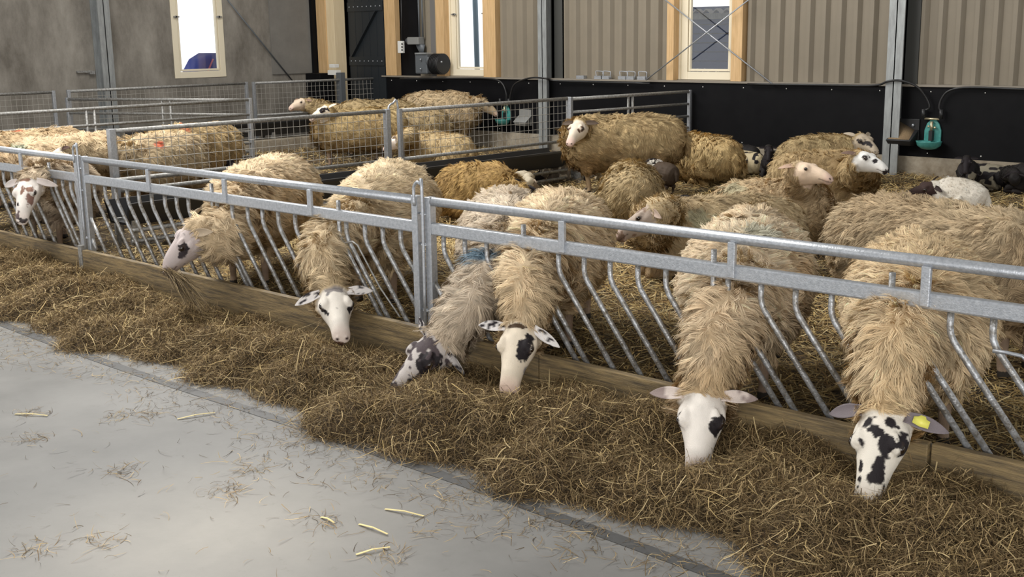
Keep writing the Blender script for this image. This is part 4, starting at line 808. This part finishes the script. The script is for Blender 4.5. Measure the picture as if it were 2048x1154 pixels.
# --- inside the near pen
sheep('brown-faced ewe lying with her head just above the near top rail', (-4.28, 7.18, .36), (-4.70, 6.64, .37), onz(1304, 424, .68), onz(1252, 456, .58), lying=True, legs='lie', near=1, nstr=26000, col=(.56, .43, .25), col2=(.38, .26, .14), spec=dict(face=(.48, .39, .32), speck=(.62, 30, (.26, .17, .12)), ear=(.55, .42, .34)), marks=[((1405, 432), .12, grn, .25)])
sheep('cream-faced ewe lying with raised head and closed eyes, facing right', (-4.94, 7.84, .35), (-4.50, 8.12, .38), onz(1602, 336, .77), onz(1674, 356, .72), lying=True, legs='lie', near=1, nstr=30000, col=(.60, .45, .27), col2=(.42, .29, .15), neckmid=onz(1610, 385, .55), nr=1.1, spec=dict(face=(.80, .62, .46), muz=(.74, .50, .42), ear=(.55, .38, .28), rim=.25), ears=((-.9, .5, -.1), (-.9, -.55, -.12)), marks=[((1465, 370), .12, grn, .25)], eyes=True)
sheep('brown ewe with white face and black nose patches lying before the right column', onz(1592, 362, .37), onz(1702, 358, .38), onz(1722, 312, .74), onz(1776, 336, .66), lying=True, legs='lie', near=1, nstr=24000, col=(.52, .38, .20), col2=(.31, .20, .09), neckmid=onz(1728, 340, .55), spec=dict(face=(.82, .80, .76), patch=[(.085, -.055, .02, .03, .03, .022, BLK), (.16, -.03, .02, .02, .02, .02, BLK), (.265, 0, -.04, .02, .04, .03, BLK)], ear=(.20, .13, .1), muzw=0), ears=((-.9, .6, 0), (-.9, -.6, 0)))
sheep('ewe with dark-striped face lying rearmost under the black boards', onz(1600, 322, .36), onz(1690, 318, .36), nr_(1722, 276, onz(1690, 318, .36), .0), nr_(1754, 300, onz(1690, 318, .36), -.12), hs=1.15, lying=True, legs='lie', near=0, nstr=14000, col=(.50, .38, .20), col2=(.34, .23, .11), spec=dict(face=(.48, .40, .30), patch=[(.09, -.05, .0, .06, .03, .02, BLK), (.16, -.03, .02, .06, .02, .02, BLK)], muzw=0, ear=(.5, .42, .32)), ears=((-.6, .9, .1), (-.9, -.6, .1)))
sheep('tan ewe standing side-on facing left before the shiny-railed hurdle', (-7.42, 10.22, .63), (-8.02, 9.68, .63), ony(1158, 250, 9.30), ony(1136, 288, 9.02), hs=1.15, near=1, nstr=34000, col=(.52, .385, .20), col2=(.30, .19, .085), s=1.05, legcol=(.34, .24, .14), spec=dict(face=(.72, .62, .50), patch=[(.08, .055, .02, .03, .02, .02, DBR), (.12, .04, .02, .016, .02, .014, DBR), (.09, -.05, .02, .03, .02, .02, DBR)], ear=(.10, .07, .05), muz=(.66, .42, .38)), ears=((-.2, 1, .05), (-.2, -1, -.1)))
sheep('tan ewe lying right behind the standing side-on ewe, head hidden', (-7.28, 11.15, .36), (-7.85, 11.35, .36), (-8.3, 11.4, .50), (-8.5, 11.3, .35), lying=True, legs='lie', near=0, nstr=16000, col=(.58, .42, .20), col2=(.42, .28, .12))
sheep('grey-tan ewe lying with her back to the camera below the standing side-on ewe', (-6.40, 8.40, .32), (-6.80, 8.88, .32), (-7.12, 9.2, .40), (-7.25, 9.35, .25), lying=True, legs='lie', near=1, nstr=30000, col=(.50, .38, .21), col2=(.36, .26, .13), fat=1.0)
sheep('dark brown fleeced ewe lying behind the feeding ewes, beside the long trough', onz(925, 385, .34), onz(1000, 388, .34), onz(1045, 378, .42), onz(1072, 392, .30), lying=True, legs='lie', near=1, nstr=18000, col=(.42, .27, .10), col2=(.27, .16, .06), spec=dict(face=BLK, ear=BLK, muz=BLK))
# --- left pen
sheep('long tan ewe with red mark and white face behind the left hurdle', (-10.30, 6.22, .61), (-10.12, 5.70, .61), onz(128, 302, .80), onz(82, 334, .66), near=1, nstr=30000, col=(.60, .47, .29), col2=(.38, .27, .16), marks=[((320, 283), .055, red, .9)], spec=dict(face=(.78, .70, .62), ear=(.10, .06, .05)), ears=((-.8, .6, -.1), (-.8, -.6, -.1)))
sheep('pale ewe with a blue-green mark at the far left behind the barrier', (-10.98, 5.75, .61), (-10.78, 4.90, .61), (-10.6, 4.3, .70), (-10.55, 4.05, .62), near=1, nstr=26000, col=(.68, .52, .33), col2=(.54, .38, .22), marks=[((35, 286), .10, (.35, .48, .38), .6), ((122, 264), .05, red, .85)])
sheep('tan ewe with a red mark rearmost in the left pen at the left edge', (-12.15, 5.95, .60), (-12.15, 5.10, .60), (-12.1, 4.5, .70), (-12.1, 4.25, .6), near=0, nstr=16000, col=(.62, .46, .27), col2=(.42, .28, .15), marks=[((30, 255), .05, red, .85)])
sheep('brown-backed ewe with a red mark behind the long tan ewe', (-11.22, 7.25, .61), (-11.02, 6.45, .61), (-10.9, 5.9, .74), (-10.9, 5.65, .62), near=0, nstr=18000, col=(.48, .35, .18), col2=(.32, .21, .10), marks=[((368, 246), .07, red, .6)])
# --- far pen
sheep('cream-faced ewe facing left, rearmost of the pair at the fine mesh hurdle', (-13.05, 11.55, .60), (-13.45, 10.85, .60), ony(604, 203, 10.35), ony(574, 217, 10.05), near=0, nstr=18000, col=(.48, .36, .19), col2=(.34, .24, .12), spec=dict(face=(.72, .58, .44), ear=(.30, .20, .14)), ears=((-.1, 1, .1), (-.1, -1, .1)))
sheep('ewe with black eye patch facing left in front of the cream-faced ewe', (-11.85, 10.25, .58), (-12.42, 9.72, .57), ony(652, 218, 9.55), ony(612, 240, 9.25), near=1, nstr=26000, col=(.50, .37, .18), col2=(.33, .22, .10), spec=dict(face=(.80, .70, .56), patch=[(.075, .05, .03, .055, .03, .035, BLK), (-.0, .05, .0, .03, .03, .03, BLK)], ear=(.75, .62, .5)), ears=((-.8, .6, .3), (-.6, -.9, .2)))
sheep('tan ewe standing half hidden behind the black-patched ewe', (-11.85, 11.0, .56), (-12.45, 10.62, .56), (-12.9, 10.3, .5), (-13.1, 10.2, .35), near=0, nstr=14000, col=(.46, .35, .19), col2=(.32, .22, .11))
sheep('small pale-faced ewe lying behind the locking rod of the mesh hurdles', onz(915, 308, .32), onz(838, 300, .34), onz(797, 277, .60), onz(757, 303, .44), lying=True, legs='lie', near=1, nstr=20000, s=.92, col=(.58, .44, .24), col2=(.40, .28, .13), spec=dict(face=(.82, .70, .60), muz=(.76, .52, .46), ear=(.74, .62, .52)), ears=((-.1, 1, .15), (-.5, -.8, .1)))
sheep('pale-backed ewe standing at the wall bowl with her head turned to the boards', (-13.45, 12.25, .66), (-12.88, 12.68, .65), ony(968, 205, 12.85), ony(1000, 230, 12.98), near=0, nstr=20000, s=1.05, col=(.60, .46, .28), col2=(.38, .27, .14), legcol=(.32, .25, .18), spec=dict(face=(.42, .32, .2), ear=(.3, .22, .15)))
# --- lambs
LB = dict(s=.50, hs=.66, name='lamb', cat='lamb', slen=.020, fat=.86, near=1)
def lamb(label, hip, sho, poll, muz, dark=False, **k):
    d = dict(LB); d.update(k)
    if dark: d.setdefault('col', (.016, .014, .014)); d.setdefault('col2', (.024, .018, .016)); d['legcol'] = (.015, .013, .013); d.setdefault('spec', dict(face=BLK, ear=BLK, muz=BLK, rim=0))
    d.setdefault('nstr', 7000); return sheep(label, hip, sho, poll, muz, **d)
lamb('white lamb with black spots lying between the standing and the grey-tan ewe', onz(1262, 330, .26), onz(1215, 332, .26), onz(1190, 336, .36), onz(1172, 352, .27), lying=True, legs='lie', col=(.74, .66, .50), col2=(.70, .60, .42), woolspots=(.66, 26, BLK), spec=dict(face=(.5, .45, .40), speck=(.5, 30, BLK), ear=(.35, .3, .28)), s=.58)
lamb('black and white lamb head looking out under the belly of the standing ewe', onz(1335, 350, .34), onz(1318, 348, .34), onz(1306, 322, .46), onz(1286, 338, .40), col=(.075, .05, .032), col2=(.05, .035, .025), legcol=(.05, .035, .025), spec=dict(face=(.70, .66, .58), speck=(.50, 30, BLK), ear=(.5, .45, .4)))
lamb('black lamb lying under the black boards right of the lying tan ewe', onz(1500, 313, .25), onz(1470, 308, .25), onz(1456, 298, .38), onz(1438, 304, .31), True, lying=True, legs='lie', s=.55)
lamb('pale spotted lamb lying in front of the black lambs at the boards', onz(1510, 327, .22), onz(1475, 322, .22), onz(1462, 318, .30), onz(1448, 330, .22), lying=True, legs='lie', col=(.62, .52, .34), col2=(.56, .46, .28), woolspots=(.64, 24, BLK), s=.55, spec=dict(face=(.5, .42, .3), speck=(.5, 28, BLK), ear=(.1, .08, .07)))
lamb('black lamb facing the camera with both ears out under the boards', onz(1548, 322, .27), onz(1540, 324, .27), nr_(1538, 297, onz(1540, 324, .27), -.06), nr_(1537, 316, onz(1540, 324, .27), -.16), True, lying=True, legs='lie', ears=((0, 1, .05), (0, -1, .05)))
lamb('black lamb lying behind the brown-faced ewe near the top rail', onz(1352, 425, .26), onz(1362, 420, .27), onz(1366, 410, .38), onz(1374, 412, .30), True, lying=True, legs='lie', s=.55)
lamb('white lamb with dark brown head lying at right behind the side-on ewe', onz(1935, 400, .27), onz(1890, 392, .29), nr_(1866, 372, onz(1890, 392, .29), -.10), nr_(1812, 388, onz(1890, 392, .29), -.22), lying=True, legs='lie', s=.70, hs=.95, slen=.035, col=(.82, .76, .66), col2=(.76, .68, .56), nstr=10000, spec=dict(face=(.05, .028, .024), ear=(.03, .018, .016), muz=(.05, .03, .03)), ears=((-.3, 1, .1), (-.7, -.9, .1)), up=(0, -.4, 1))
lamb('mottled black and cream lamb lying at the plinth under the teal bowl', onz(1995, 355, .22), onz(1950, 352, .22), onz(1938, 350, .28), onz(1920, 362, .20), lying=True, legs='lie', col=(.30, .27, .20), col2=(.26, .22, .16), woolspots=(.5, 22, BLK), s=.55, spec=dict(face=BLK, ear=BLK, muz=BLK))
lamb('black lamb curled at the plinth at the right image edge', onz(2060, 356, .25), onz(2038, 355, .25), onz(2030, 352, .33), onz(2020, 368, .2), True, lying=True, legs='lie', s=.58)
lamb('black lamb standing at the plinth with ears out, facing the camera', onz(1937, 340, .32), onz(1934, 343, .31), nr_(1933, 318, onz(1934, 343, .31), -.06), nr_(1932, 336, onz(1934, 343, .31), -.14), True, ears=((0, 1, .05), (0, -1, .05)), s=.45)
lamb('black lamb peeking out left of the side-on ewe at the right', onz(1730, 470, .30), onz(1715, 474, .30), onz(1708, 470, .42), onz(1700, 488, .33), True)
lamb('black-headed lamb behind the rump of the long tan ewe', (-11.25, 7.45, .34), (-11.05, 7.30, .34), (-10.98, 7.2, .48), (-10.80, 7.15, .36), True, near=1)
lamb('pale lamb lying behind the steel frame of the long trough', onz(1035, 366, .22), onz(1050, 364, .22), onz(1062, 362, .26), onz(1072, 372, .2), lying=True, legs='lie', col=(.55, .48, .36), col2=(.5, .42, .3), near=1, spec=dict(face=(.3, .24, .18)))
lamb('dark mottled lamb lying under the far end of the long trough', onz(1120, 347, .2), onz(1098, 345, .2), onz(1086, 342, .26), onz(1076, 352, .2), lying=True, legs='lie', col=(.14, .11, .08), col2=(.10, .08, .06), woolspots=(.6, 22, (.5, .44, .34)), spec=dict(face=BLK, ear=(.4, .35, .3)))
